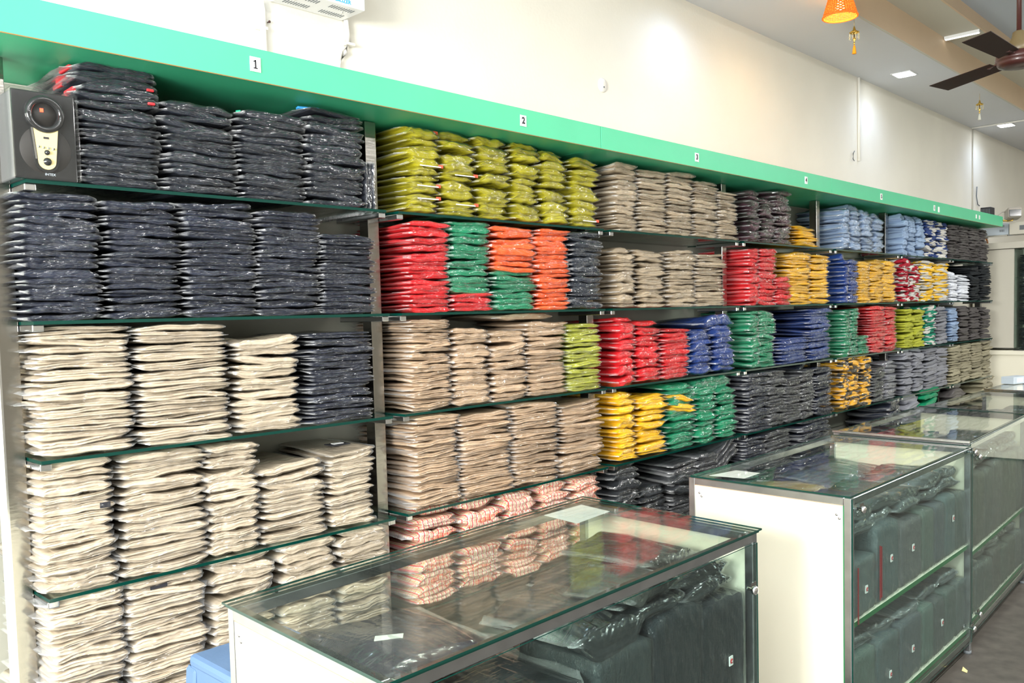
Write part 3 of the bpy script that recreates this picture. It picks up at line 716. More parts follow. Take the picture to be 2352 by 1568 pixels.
# loose extras lying over neighbouring stacks
def extra(key, st, T, w_, x, y, z, rz, ry, label, rx_=0.0):
    return add_packet(key, st, T, w_, x, y, z, rz, ry, rx_, label, COLR[key][1] + 's lying loose', True, False)
extra('blue_shirt', 'P', .055, .36, 4.19, 2.435, 1.520, .05, .02, 'large royal blue shirt lying over both blue stacks under sign three')
extra('green_shirt', 'P', .06, .40, 3.98, 2.44, 1.178, -.03, -.04, 'large green shirt lying across the green stacks under sign three')
extra('green_shirt', 'P', .05, .36, 4.16, 2.44, 1.192, .04, -.05, 'bulky green shirt beside the large one on the green stacks')
for k in range(3):
    extra('yellow_shirt', 'P', .026, .20, 3.745 + .012 * k, 2.40, 1.150 - .03 * k, -.25, .16 - .03 * k, 'yellow shirt slipping sideways onto the green stack, %s of three' % ('topmost', 'middle', 'lowest')[k])
extra('sand_trousers', 'M', .022, .34, 2.66, 2.45, 1.585, .06, 0.0, 'wide sand trousers packet lying over two stacks, third shelf under sign two')
extra('black_trousers', 'P', .04, .24, 3.74, 2.36, .735, -.15, .05, 'black trousers packet sticking out at the lowest shelf under sign three')
extra('black_trousers', 'P', .045, .24, 3.76, 2.37, .690, -.12, .02, 'black trousers packet beneath the one sticking out, under sign three')
for k in range(4):
    extra('charcoal_trousers', 'T', .018, .24, 4.22 + .012 * k, 2.43, .85 - .028 * k, 0, -.5 + .03 * k, 'charcoal trousers leaning against the upright under sign three, %s of four' % ('topmost', 'second', 'third', 'lowest')[k])
extra('navy_trousers', 'M', .03, .20, 5.28, 2.47, 1.235, .1, -.3, 'navy packet tipped on the charcoal stacks, fourth shelf under sign four')
extra('yellow_shirt', 'P', .03, .52, 6.68, 2.47, 1.905, .0, 0.02, 'wide yellow shirt lying over the yellow stacks under sign five')
extra('yellow_shirt', 'P', .03, .40, 5.32, 2.48, 1.925, .0, 0.02, 'wide yellow shirt lying over the yellow stacks under sign four')
# ------------------------------------------------------------------ speaker in its polythene cover
t = thing('speaker', 'black multimedia speaker under clear film at the near end of the top shelf', 'speaker', (.812, 2.402, 1.970), 0)
k = MB(); k.box(-.074, .074, .004, .21, 0.001, .222, bev=.004); k.build('cabinet', 'spk_side', t)
k = MB(); k.box(-.075, .075, 0, .006, 0.001, .223, bev=.0025); k.build('front_baffle', 'spk', t)
k = MB(); k.lathe([(.0, -.0008), (.060, -.0008), (.062, .001)], (0, 0, .078), 40, ax='y', cap=False); k.build('woofer_disc', 'spk_matte', t)
k = MB(); k.lathe([(.047, .002), (.047, -.010), (.043, -.015), (.035, -.016), (.031, -.010), (.029, .002)], (0, 0, .166), 40, ax='y', cap=False); rg = k.build('display_ring', 'spk', t)
k = MB(); k.lathe([(.0, -.003), (.029, -.003), (.030, .0)], (0, 0, .166), 32, ax='y', cap=False); k.build('display_disc', 'spk_matte', rg)
k = MB(); k.box(-.010, -.002, -.0045, -.003, .172, .181); k.build('red_digits', 'led', rg)
def tongue(wt, wb, z0, z1, n=10):
    pts = [(-wt, z1), (wt, z1)]; r = wb
    for i in range(n + 1):
        a = -PI * i / n; pts.append((r * math.cos(a), z0 + r + r * math.sin(a)))
    return pts
k = MB(); k.prism(tongue(.037, .029, .020, .135), -.006, .001, 'y'); k.build('panel_surround', 'spk', t)
k = MB(); k.prism(tongue(.029, .021, .027, .130), -.009, -.004, 'y'); pn = k.build('control_panel', 'champagne', t)
k = MB(); k.beam((-.033, -.007, .130), (-.0255, -.007, .052), .005, .004, up=(0, 1, 0)); k.build('silver_trim', 'chrome', t)
k = MB(); k.box(-.007, .006, -.0098, -.0085, .104, .109); k.build('card_slot', 'black', pn)
for i in range(4):
    k = MB(); k.lathe([(.0028, 0), (.0028, -.003), (.0, -.0035)], (-.019 + i * .0115, -.009, .083 - i * .001), 12, ax='y', cap=False); k.build('push_button', 'chrome', pn)
for z, r in ((.070, .005), (.047, .0075)):
    k = MB(); k.lathe([(r * 1.35, .0), (r * 1.3, -.0015), (r, -.002), (r * .9, -.006), (0, -.0062)], (0, -.009, z), 20, ax='y', cap=False); k.build('knob', 'spk', pn)
text('maker_name', 'INTEX', .009, 'paleblue', t, (0.008, -.0008, .016), ext=.0002)
k = MB(); k.box(-.079, .079, -.019, .215, .0015, .2265, bev=.006)
for v in k.bm.verts: v.co += Vector((fbm(v.co.x * 30, v.co.y * 30, v.co.z * 30, 3) * .003, 0, fbm(v.co.x * 30, v.co.y * 30, v.co.z * 30, 5) * .003))
k.build('film_wrap', 'film_cover', t)

# ------------------------------------------------------------------ wall fittings
t = thing('voltage_stabiliser', 'white slotted electrical box fixed high on the wall above sign one', 'electrical box', (1.865, 2.70, 2.73))
k = MB(); k.box(-.155, .155, -.069, .078, 0, .22, bev=.004); k.build('case', 'metalwhite', t)
for cx in (-.075, .075):
    for cy in (-.03, .035):
        for i in range(10):
            k = MB(); k.box(cx - .048 + i * .0105, cx - .044 + i * .0105, cy - .014, cy + .014, -.0008, .0004); k.build('vent_slot', 'slot', t)
for cx in (-.10, .10):
    k = MB(); k.lathe([(.004, .001), (.004, -.002), (.0, -.0028)], (cx, 0, 0), 12); k.build('screw', 'steel_bright', t)
text('lettering', 'STABILIZER', .020, 'blue_ink', t, (.04, -.0695, .014), bold=.0004)
def conduit(label, pts, r, mt='pvc', clips=()):
    t = thing('wall_conduit', label, 'conduit')
    k = MB(); k.tube(pts, r, 10); k.build('pipe', mt, t)
    for c in clips:
        k = MB(); k.box(c[0] - .026, c[0] + .014, YW - .026, YW - .0005, c[1] - .005, c[1] + .005, bev=.002); k.build('clip', mt, t)
yc = YW - .013
conduit('white wall pipe dropping behind the canopy above sign one', [(1.66, yc, 3.38), (1.656, yc, 2.86), (1.660, yc, 2.76), (1.673, yc, 2.69), (1.676, yc, 2.40)], .011, clips=((1.672, 2.625),))
conduit('white pipe bending down from the slotted box to the canopy', [(2.030, yc, 2.75), (2.034, yc, 2.69), (2.040, yc, 2.655), (2.020, yc, 2.61), (1.985, yc, 2.555), (1.93, yc, 2.42)], .010, clips=((2.048, 2.645),))
conduit('thin white casing strip down the upper wall above sign four', [(6.93, YW - .009, 3.382), (6.93, YW - .009, 2.734)], .011)
conduit('thin grey conduit down the far wall above the last signs', [(9.87, YW - .007, 3.382), (9.87, YW - .007, 2.42)], .008, 'beigebox')
t = thing('ceiling_conduit', 'thin conduit crossing the low ceiling strip beside the far downlight', 'conduit')
k = MB(); k.tube([(9.80, YW - .02, ZC - .009), (9.80, 2.2, ZC - .009)], .008, 8); k.build('pipe', 'pvc', t)
t = thing('wall_cable', 'short curled black cable end hanging on the wall above sign four', 'cable')
k = MB(); k.tube([(6.835, YW - .012, 2.80), (6.80, YW - .016, 2.775), (6.80, YW - .014, 2.735), (6.835, YW - .01, 2.725)], .0035, 6); k.build('lead', 'slot', t)
t = thing('wall_cable', 'curled cable end hanging beside the far grey conduit', 'cable')
k = MB(); k.tube([(10.0, YW - .012, 2.80), (9.97, YW - .016, 2.70), (10.02, YW - .014, 2.62), (10.10, YW - .01, 2.61)], .005, 6); k.build('lead', 'slot', t)
t = thing('wall_plate', 'round white cover plate on the wall between signs two and three', 'wall plate', (3.64, YW, 2.765))
k = MB(); k.lathe([(.036, 0), (.036, -.004), (.031, -.008), (0, -.0085)], (0, 0, 0), 28, ax='y', cap=False); k.build('cover', 'pvc', t)
k = MB(); k.lathe([(.005, -.007), (.005, -.010), (0, -.011)], (0.004, 0, -.01), 12, ax='y', cap=False); k.build('screw', 'slot', t)
for x, z, lb in ((1.605, 2.52, 'nail hole mark in the plaster left of the first pipe clip'), (1.70, 2.655, 'small nail stub in the wall between the two pipes')):
    t = thing('wall_nail', lb, 'nail', (x, YW, z))
    k = MB(); k.lathe([(.0025, 0), (.0025, -.012), (.005, -.013), (0, -.0145)], (0, 0, 0), 10, ax='y', cap=False); k.build('shank', 'fanbrown', t)

# ------------------------------------------------------------------ display counters
def lerp(a, b, t_): return a + (b - a) * t_
def counter(label, q, zt, midz, n, double=False, panels=(True, True), knobs=(), detail=True):
    FL, FR, BR, BL = [Vector((a, b, 0)) for a, b in q]
    def P(u, v, z):
        c = lerp(lerp(FL, FR, u), lerp(BL, BR, u), v); return Vector((c.x, c.y, z))
    t = thing('display_counter', label, 'counter', (0, 0, 0), 0, 'glass display counters in a row')
    s_ = .026; iu = s_ / 2 / (FR - FL).length; iv = s_ / 2 / (BL - FL).length
    zr = zt - .010
    cs = [(iu, iv), (1 - iu, iv), (1 - iu, 1 - iv), (iu, 1 - iv)]
    for (u, v) in cs:
        k = MB(); c = P(u, v, 0); k.box(c.x - s_ / 2, c.x + s_ / 2, c.y - s_ / 2, c.y + s_ / 2, 0.012, zr, bev=.0015); k.build('corner_post', 'steel_worn', t)
        k = MB(); k.lathe([(.017, 0.0), (.017, .012), (.012, .014)], (c.x, c.y, 0), 12); k.build('foot', 'slot', t)
    for z, hh in ((zr - s_ / 2, s_), (.075, s_)):
        for a, b in ((0, 1), (1, 2), (2, 3), (3, 0)):
            u0, v0 = cs[a]; u1, v1 = cs[b]; p, q_ = P(u0, v0, z), P(u1, v1, z); d = (q_ - p).normalized() * s_ / 2
            k = MB(); k.beam(p + d, q_ - d, s_, hh, bev=.0015); k.build('rail', 'steel_worn' if z > .5 else 'steel', t)
    # glass top
    def slab(name, z, ov, th, mt):
        k = MB(); ou = ov / (FR - FL).length; ow = ov / (BL - FL).length
        k.quadslab([P(-ou, -ow, z), P(1 + ou, -ow, z), P(1 + ou, 1 + ow, z), P(-ou, 1 + ow, z)], th, 0, 1); return k.build(name, [mt, 'glass_edge'], t)
    if double:
        slab('glass_top', zt + .002, .010, .005, 'glass_top'); slab('glass_top', zt - .0045, .004, .005, 'glass_top')
    else: slab('glass_top', zt - .003, -.004, .006, 'glass_top')
    if n >= 3:
        k = MB(); k.beam(P(-.004, .0, zt - .001), P(-.004, 1.0, zt - .001), .014, .010); k.build('edge_channel', 'steel_bright', t)
    # end panels
    for u, on_ in ((0, panels[0]), (1, panels[1])):
        if not on_: continue
        sgn = -1 if u == 0 else 1; du = (-sgn) * .004 / (FR - FL).length
        k = MB(); a, b = iv * 2, 1 - iv * 2; uu = u + du
        pts = [P(uu, a, .09), P(uu, b, .09), P(uu, b, zr - s_), P(uu, a, zr - s_)]
        k.quadslab(pts if sgn > 0 else pts[::-1], .006); e = k.build('end_panel', 'board', t)
        if u == 0:
            k = MB(); p0, p1 = P(uu, a, .09), P(uu, a, zr - s_); k.beam(p0, p1, .004, .010, up=(1, 0, 0)); k.build('edge_tape', 'tape_green', e)
            k = MB(); p0, p1 = P(uu, a, zr - s_ - .001), P(uu, b, zr - s_ - .001); k.beam(p0, p1, .004, .0015); k.build('edge_line', 'tape_orange', e)
            for v_, z_ in ((b - .03, zr - s_ - .03), (a + .04, zr - s_ - .035)):
                for dv, dz in ((0, 0), (.015, .012)):
                    c = P(uu, v_ - dv, z_ - dz); k = MB(); k.lathe([(.005, 0), (.004, -.0015), (0, -.002)], (c.x - .001, c.y, c.z), 10, ax='x', cap=False); k.build('screw', 'steel_bright', e)
    # shelves: laminate boards with green edge
    for z in (midz, .11):
        k = MB(); k.quadslab([P(.012, .022, z), P(.988, .022, z), P(.988, .96, z), P(.012, .96, z)], .018, 0, 1); k.build('shelf_board', ['board', 'tape_green'], t)
    # glass pane along the front
    for i, (u0, u1) in enumerate(((0.004, .996),)):
        yo = -.004 - .007 * i; dv = yo / (BL - FL).length
        k = MB(); k.quadslab([P(u0, dv, .055), P(u1, dv, .055), P(u1, dv, zr - .028 if double else zr - .002), P(u0, dv, zr - .028 if double else zr - .002)], .004, 0, 1); k.build('front_pane', ['glass_front', 'glass_edge'], t)
    for (x, y, z) in knobs:
        k = MB(); k.lathe([(.006, .012), (.006, -.004), (.013, -.006), (.013, -.013), (.009, -.018), (0, -.019)], (x, y, z), 18, ax='y', cap=False); k.build('pane_lock', 'chrome', t)
        k = MB(); k.box(x + .004, x + .034, y + .002, y + .006, z + .004, z + .016); k.build('lock_plate', 'steel', t)
    # hinge strap inside the far end panel
    if detail:
        k = MB(); c = P(.985, .86, .81); k.box(c.x - .006, c.x - .003, c.y - .05, c.y + .04, c.z - .012, c.z + .012, bev=.001); k.build('strap', 'steel_bright', t)
    return t, P
C1, P1 = counter('nearest glass display counter with a white end panel and dark packets inside', [(.925, 1.207), (2.290, 1.216), (2.325, 1.892), (.955, 1.832)], .956, .475, 1, double=True, knobs=((2.215, 1.195, .800),))
C2, P2 = counter('second glass display counter with a tall cream end panel and grey packets inside', [(2.880, 1.182), (4.235, 1.186), (4.250, 1.842), (2.897, 1.826)], .956, .500, 2, knobs=((2.925, 1.168, .905), (4.19, 1.172, .13), (4.20, 1.172, .93)))
C3, P3 = counter('third glass display counter directly behind the second one', [(4.262, 1.205), (5.500, 1.262), (5.600, 1.880), (4.290, 1.850)], .966, .430, 3, panels=(False, True), knobs=((4.33, 1.19, .89), (4.345, 1.19, .15)))
C4, P4 = counter('fourth glass display counter, further along the row', [(5.520, 1.27), (6.80, 1.30), (6.900, 1.86), (5.625, 1.878)], .962, .45, 4, panels=(False, True), detail=False)
C5, P5 = counter('farthest glass display counter at the end of the row', [(6.83, 1.30), (8.05, 1.33), (8.09, 1.88), (6.925, 1.86)], .966, .45, 5, panels=(False, True), detail=False)

# papers lying on the counters
def sheet(label, pts, z):
    t = thing('paper_sheet', label, 'paper'); k = MB(); k.quadslab([(x, y, z) for x, y in pts], .0012); k.build('sheet', 'white', t)
    k = MB(); c = [sum(p[i] for p in pts) / 4 for i in (0, 1)]
    for i in range(4):
        y = c[1] - .05 + i * .03; k.box(c[0] - .06, c[0] + .055, y, y + .004, z + .0001, z + .0003)
    k.build('printed_lines', 'reel', t)
sheet('white paper sheet on the glass of the nearest counter', [(2.052, 1.697), (2.242, 1.715), (2.263, 1.851), (2.071, 1.850)], .9475)
sheet('white paper sheet on the glass of the second counter', [(2.999, 1.643), (3.132, 1.648), (3.129, 1.752), (2.973, 1.780)], .9465)
t = thing('small_carton', 'small white carton lying on the farthest counter by the shelves', 'box', (7.50, 1.80, .9665), -.3)
k = MB(); k.box(-.10, .10, -.05, .05, 0, .055, bev=.003); k.build('carton', 'paleblue', t); boxo('printed_label', 'white', (-.06, .02, -.0512, -.050, .012, .045), t)

# ------------------------------------------------------------------ goods in the counters
def block_mesh(seed, grow=0.0):
    bm = bmesh.new(); bmesh.ops.create_cube(bm, size=2); bmesh.ops.subdivide_edges(bm, edges=bm.edges[:], cuts=11, use_grid_fill=True)
    for v in bm.verts:
        x, y, z = v.co
        n_ = (abs(x) ** 22 + abs(y) ** 22 + abs(z) ** 22) ** (1 / 22); v.co = Vector((x, y, z)) / n_ * (1 + grow)
        x, y, z = v.co
        am = .015 if grow == 0 else .028
        v.co.x += am * fbm(y * 2, z * 2, 0, seed) + (.012 * fbm(x * 9, y * 9, z * 9, seed + 9) if grow else 0)
        v.co.y += .022 * fbm(x * 1.6, z * 2.2, 2, seed) + .012 * fbm(x * 6, z * 6, 4, seed) + (.02 * fbm(x * 8, z * 8, 1, seed + 5) if grow else 0)
        v.co.z += am * 1.5 * fbm(x * 2, y * 2, 5, seed) - .05 * abs(x) ** 2 * (z > 0)
        v.co = v.co * .5
    if grow:
        jr = random.Random(seed)
        for v in bm.verts: v.co += Vector((jr.uniform(-.008, .008), jr.uniform(-.012, .004), jr.uniform(-.010, .010)))
    for f in bm.faces: f.smooth = not grow
    me = bpy.data.meshes.new('plastic_bag' if grow else 'folded_trousers'); bm.to_mesh(me); bm.free(); return me
BLK = []
for q in range(5):
    a = block_mesh(q); a.materials.append(M['cloth_block']); b_ = block_mesh(q, .035); b_.materials.append(M['film_counter']); BLK.append((a, b_))
def block(P, u0, u1, z0, z1, c, label, tagpos=None, v0=.03, dep=.40, name='folded_trousers', stripe=None, num='40'):
    a, b_ = R.choice(BLK); p, q = P(u0, v0, 0), P(u1, v0, 0); w_ = (q - p).length
    o = bpy.data.objects.new(name, a); COL.objects.link(o)
    c0 = P((u0 + u1) / 2, v0 + dep / 2, 0); d = (P(.5, v0 + dep, 0) - P(.5, v0, 0)).length
    o.location = (c0.x, c0.y, (z0 + z1) / 2); o.scale = (w_ * .99, d, (z1 - z0)); o.rotation_euler = (0, 0, math.atan2(q.y - p.y, q.x - p.x)); o.color = srgb(*c)
    tag(o, label, 'trousers', 'folded trousers standing in the counters')
    bo = bpy.data.objects.new('plastic_bag', b_); COL.objects.link(bo); bo.parent = o
    def stick(nm, mt, x, z, sx, sz, off=-.53):
        k = MB(); k.box(-sx / 2 / o.scale.x, sx / 2 / o.scale.x, -.0015 / d, .0015 / d, -sz / 2 / o.scale.z, sz / 2 / o.scale.z)
        s_ = k.build(nm, mt, o); s_.location = (x, off, z); return s_
    if tagpos:
        x, z = tagpos
        stick('size_tag', 'white', x, z, .019, .027, -.525)
        k = MB(); k.lathe([(.0075, -.001), (.0070, -.002), (0, -.0022)], (0, 0, 0), 18, ax='y', cap=False); s_ = k.build('tag_disc', 'red', o)
        s_.scale = (1 / o.scale.x, 1 / d, 1 / o.scale.z); s_.location = (x, -.525 - .0015 / d, z)
        tx = text('tag_number', num, .0095, 'white', o, (x, -.525 - .0045 / d, z), ext=.0002); tx.scale = (1 / o.scale.x, 1 / o.scale.z, 1)
    if stripe is not None:
        for sx_, ln in stripe: stick('red_cord', 'cord', sx_, -.08, .0055, ln, -.53)
    return o
DK = (36, 41, 46)
block(P1, .800, .972, .476, .785, DK, 'dark trousers standing at the far end of the nearest counter, beside its lock', (.08, -.10))
block(P1, .625, .797, .476, .815, DK, 'dark trousers standing second from the far end of the nearest counter', (.04, -.32))
block(P1, .455, .622, .476, .790, (54, 60, 62), 'dark trousers standing under the bulging bag in the nearest counter', (.02, -.56) if False else None)
def lay(P, key, st, T, w_, u, v, z, rz, ry, label, c=None, film=True, ysc=1.0, q=None):
    c0 = P(u, v, 0); o = add_packet(key, st, T, w_, c0.x, c0.y, z, rz, ry, 0, label, 'packets lying in the counters', film, False, ysc=ysc, q=q)
    if c: o.color = srgb(*c)
    return o
lay(P1, 'black_trousers', 'P', .045, .26, .86, .06, .815, .03, -.02, 'black packet lying on the last standing trousers in the nearest counter', ysc=.9)
lay(P1, 'black_trousers', 'P', .045, .25, .85, .08, .858, -.05, -.06, 'black packet higher on the same pile, near the glass corner', ysc=.9)
lay(P1, 'black_trousers', 'P', .050, .27, .84, .22, .895, .12, .05, 'black bagged shirt on top beneath the glass, nearest counter', ysc=.9)
lay(P1, 'black_trousers', 'P', .035, .27, .665, .05, .838, .02, -.03, 'black packet lying on the second standing trousers', ysc=.9)
lay(P1, 'black_trousers', 'P', .040, .25, .66, .07, .872, -.03, -.08, 'black packet with a white card, beneath the front rail')
lay(P1, 'black_trousers', 'P', .085, .27, .520, .04, .840, .03, .0, 'large bulging black bag in the middle of the nearest counter', ysc=.95)
o = lay(P1, 'black_trousers', 'P', .05, .25, .66, .08, .885, .3, 0, 'grey wrapped packet with pale card in the nearest counter', (96, 98, 96), ysc=.6)
for k in range(11):
    lay(P1, 'black_trousers', 'M', .024, .36, .290 + R.uniform(-.01, .01), .05, .490 + k * .026, R.uniform(-.04, .04), 0, 'black packet, %s in the pile at the near side of the nearest counter' % (NUMW[10 - k] + ' down' if k < 10 else 'topmost'), (46, 50, 54))
o = lay(P1, 'maroon_shirt', 'P', .055, .36, .26, .22, .815, -.10, .03, 'dark blue and maroon shirt with a white sticker, beneath the counter glass', (56, 52, 66), ysc=1.1) if False else None
COLR['maroon_shirt'] = ((92, 36, 48), 'maroon shirt', 'shirt'); COLR['teal_shirt'] = ((40, 110, 104), 'teal shirt', 'shirt'); COLR['slate_shirt'] = ((58, 70, 78), 'slate shirt', 'shirt'); COLR['grey_cloth_packet'] = ((112, 122, 126), 'grey trousers', 'trousers')
o = lay(P1, 'slate_shirt', 'P', .060, .36, .205, .30, .835, -.12, .03, 'slate and maroon shirt with a white sticker, beneath the nearest counter glass', (60, 56, 70), ysc=1.15)
bit(o, 'sticker', 'white', -.05, .11, .046, .068, .022, .003, (0, 0, .5))
for k in range(2):
    lay(P1, 'maroon_shirt', 'P', .05, .30, .33 + .17 * k, .44, .66 + .02 * k, .1 + .3 * k, 0, ('maroon shirt lying low in the nearest counter behind the front pile', 'maroon shirt lying low by the white carton in the nearest counter')[k], ysc=.95)
lay(P1, 'teal_shirt', 'P', .05, .28, .50, .38, .64, -.2, .1, 'teal bagged shirt lying in the middle of the nearest counter', ysc=.9)
lay(P1, 'red_shirt', 'P', .04, .28, .66, .45, .60, .1, .1, 'faded red shirt lying deep in the nearest counter', (180, 80, 76), ysc=.9)
lay(P1, 'slate_shirt', 'P', .05, .30, .76, .50, .70, .2, .0, 'slate bagged shirt across the back of the nearest counter', ysc=.8)
t = thing('small_carton', 'white carton lying deep inside the nearest counter', 'box', (1.93, 1.74, .4755), .5)
k = MB(); k.box(-.09, .09, -.05, .05, 0, .07, bev=.003); k.build('carton', 'white', t)
GR = (98, 108, 110)
names_u = ['at the near end', 'second along', 'third along', 'fourth along', 'fifth along', 'sixth along', 'at the far end']
def fill(P, which, z_up, z_lo, midz, ue, tags, c):
    n = len(ue) - 1
    for r_, (z0, z1, rn) in enumerate(((midz + .001, z_up, 'upper'), (.111, z_lo, 'lower'))):
        for i in range(n):
            h = R.uniform(-.02, .015) + (-.06 if (i == 0 and r_ == 0) else 0)
            block(P, ue[i] + .003, ue[i + 1] - .003, z0, z1 + h, tuple(int(v * R.uniform(.95, 1.05)) for v in c), 'grey trousers standing %s, %s level of the %s counter' % (names_u[i if i < n - 1 else 6], rn, which),
                  tags[r_][i] if tags else None, stripe=(((-.36, .20),) if (i, r_) == (0, 0) else ((-.46, .20), (-.40, .19)) if (i, r_) == (1, 0) else None) if which == 'second' else None, num='36')
        uc = (ue[0] + .10, .30, .50, .70, .86)
        for i, u in enumerate(uc):
            zz = z1 + .022
            lay(P, 'grey_cloth_packet', 'P', .042, .26, u, .06 + .02 * (i % 2), zz, R.uniform(-.08, .08), R.uniform(-.06, .06), 'grey bagged packet lying %s above the %s level, %s counter' % (names_u[i], rn, which), tuple(int(v * .95) for v in c), ysc=.9)
            if r_ == 0:
                lay(P, 'grey_cloth_packet', 'P', .040, .25, u + .04, .08, zz + .038, R.uniform(-.1, .1), R.uniform(-.08, .08), 'grey bagged packet lying %s beneath the glass, %s counter' % (names_u[i], which), tuple(int(v * 1.02) for v in c), ysc=.9)
T2 = ([(.0, -.05), (.05, .02), (.0, .05), None, None, (.1, .1), None], [None, (.0, -.1), (.0, .0), None, (.1, .05), None, None])
fill(P2, 'second', .775, .355, .500, [.035, .20, .375, .56, .67, .77, .88, .993], T2, GR)
fill(P3, 'third', .790, .330, .430, [.02, .15, .29, .43, .57, .71, .84, .97], None, (100, 106, 102))
fill(P4, 'fourth', .80, .36, .45, [.03, .27, .50, .74, .97], None, (84, 92, 92))
for P, nm, cs_ in ((P2, 'second', ((112, 118, 116), (176, 160, 110), (96, 110, 112), (120, 124, 120))), (P3, 'third', ((70, 88, 92), (60, 84, 88), (120, 128, 128), (80, 96, 100))), (P4, 'fourth', ((60, 80, 100), (110, 112, 106), (86, 96, 100), (70, 84, 90))), (P5, 'farthest', ((60, 78, 90), (60, 66, 72), (100, 108, 112), (120, 122, 118)))):
    for i, c in enumerate(cs_):
        lay(P, 'slate_shirt', 'P', .05, .28, .15 + .24 * i, .48 + .05 * (i % 2), .80 if nm != 'second' else .82, R.uniform(-.3, .3), R.uniform(-.05, .05), 'bagged shirt lying %s beneath the rear glass, %s counter' % (names_u[i], nm), c)
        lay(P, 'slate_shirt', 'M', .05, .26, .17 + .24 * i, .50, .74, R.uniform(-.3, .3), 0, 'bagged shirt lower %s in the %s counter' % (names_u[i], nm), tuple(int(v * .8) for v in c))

# ------------------------------------------------------------------ blue plastic stool in the gangway
t = thing('plastic_stool', 'pale blue plastic stool in the gangway behind the nearest counter', 'stool', (1.20, 2.13, 0))
k = MB(); k.box(-.15, .15, -.12, .12, .66, .70, bev=.015); k.build('seat', 'bluecloth', t)
for a, b in ((-1, -1), (1, -1), (1, 1), (-1, 1)):
    k = MB(); k.beam((a * .13, b * .10, .665), (a * .165, b * .13, 0), .05, .05, up=(1, 0, 0), bev=.006); k.build('leg', 'bluecloth', t)
for a in (-1, 1):
    k = MB(); k.box(-.15, .15, a * .112 - .006, a * .112 + .006, .30, .67); k.build('apron', 'bluecloth', t)
    k = MB(); k.box(a * .142 - .006, a * .142 + .006, -.115, .115, .22, .67); k.build('apron', 'bluecloth', t)

# ------------------------------------------------------------------ wicker pendant lamp
LX, LY = 5.035, 2.12
t = thing('wicker_lamp', 'orange wicker pendant lamp glowing under the ceiling step', 'lamp', (LX, LY, 0))
for i in range(15):
    f = i / 14; z = 3.372 - .112 * f; r = .061 + .033 * f; k = MB()
    k.tube([(r * math.cos(a) * (1 + .015 * math.sin(a * 18 + i * PI)), r * math.sin(a) * (1 + .015 * math.sin(a * 18 + i * PI)), z) for a in [2 * PI * j / 72 for j in range(72)]], (.0034 if i < 14 else .006), 6, closed=True)
    k.build('wicker_ring' if i < 14 else 'rim_braid', 'wicker', t)
for i in range(36):
    a = 2 * PI * i / 36; k = MB(); k.tube([(.061 * math.cos(a), .061 * math.sin(a), 3.373), (.0945 * math.cos(a), .0945 * math.sin(a), 3.260)], .0022, 5); k.build('wicker_stake', 'wicker', t)
k = MB(); k.lathe([(.0, 3.285), (.018, 3.290), (.026, 3.305), (.022, 3.325), (.012, 3.345), (.012, 3.36)], (0, 0, 0), 20); k.build('bulb', 'bulb', t)
k = MB(); k.lathe([(.016, 3.355), (.016, 3.395), (.006, 3.405)], (0, 0, 0), 14); k.build('lamp_holder', 'pvc', t)
k = MB(); k.tube([(0, 0, 3.40), (0, 0, 3.576)], .003, 8); k.build('cord', 'pvc', t)
for i in range(4):
    a = PI / 4 + i * PI / 2; k = MB(); k.tube([(.014 * math.cos(a), .014 * math.sin(a), 3.385), (.061 * math.cos(a), .061 * math.sin(a), 3.372)], .0018, 5); k.build('spoke', 'wicker', t)
pl = bpy.data.lights.new('lamp_glow', 'POINT'); pl.energy = 5; pl.color = (1, .62, .25); pl.shadow_soft_size = .03
po = bpy.data.objects.new('lamp_glow', pl); COL.objects.link(po); po.location = (LX, LY, 3.268)

# ------------------------------------------------------------------ hanging gilt ornaments
def ornament(x, y, label, tm):
    t = thing('hanging_ornament', label, 'ornament', (x, y, ZC), 0, 'gilt hanging ornaments')
    k = MB(); k.tube([(0, 0, 0), (0, 0, -.062)], .0012, 5); k.build('thread', 'gold', t)
    k = MB(); k.lathe([(.003, -.055), (.007, -.066), (.010, -.078), (.032, -.092), (.030, -.096), (.026, -.094)], (0, 0, 0), 8, cap=False); k.build('canopy', 'gold', t)
    for i in range(10):
        a = 2 * PI * i / 10; k = MB(); r = .029
        for j in range(4): k.lathe([(.0, -.1 - j * .009), (.0032, -.104 - j * .009), (.0, -.108 - j * .009)], (r * math.cos(a), r * math.sin(a), 0), 6, cap=False)
        o = k.build('bead_string', 'bead', t); o['kind'] = 'stuff'
    k = MB(); k.lathe([(.002, -.094), (.004, -.12), (.010, -.135), (.004, -.146), (.0035, -.152), (.007, -.160), (.002, -.168)], (0, 0, 0), 12); k.build('finial', 'gold', t)
    k = MB(); k.lathe([(.002, -.168), (.006, -.175), (.009, -.19), (.013, -.222), (.0, -.223)], (0, 0, 0), 14, cap=False); k.build('tassel', tm, t)
ornament(5.488, 2.222, 'gilt hanging ornament with an orange tassel below the wicker lamp', 'tassel')
ornament(8.286, 2.276, 'gilt hanging ornament with a white tassel, farther along the ceiling', 'tassel_w')

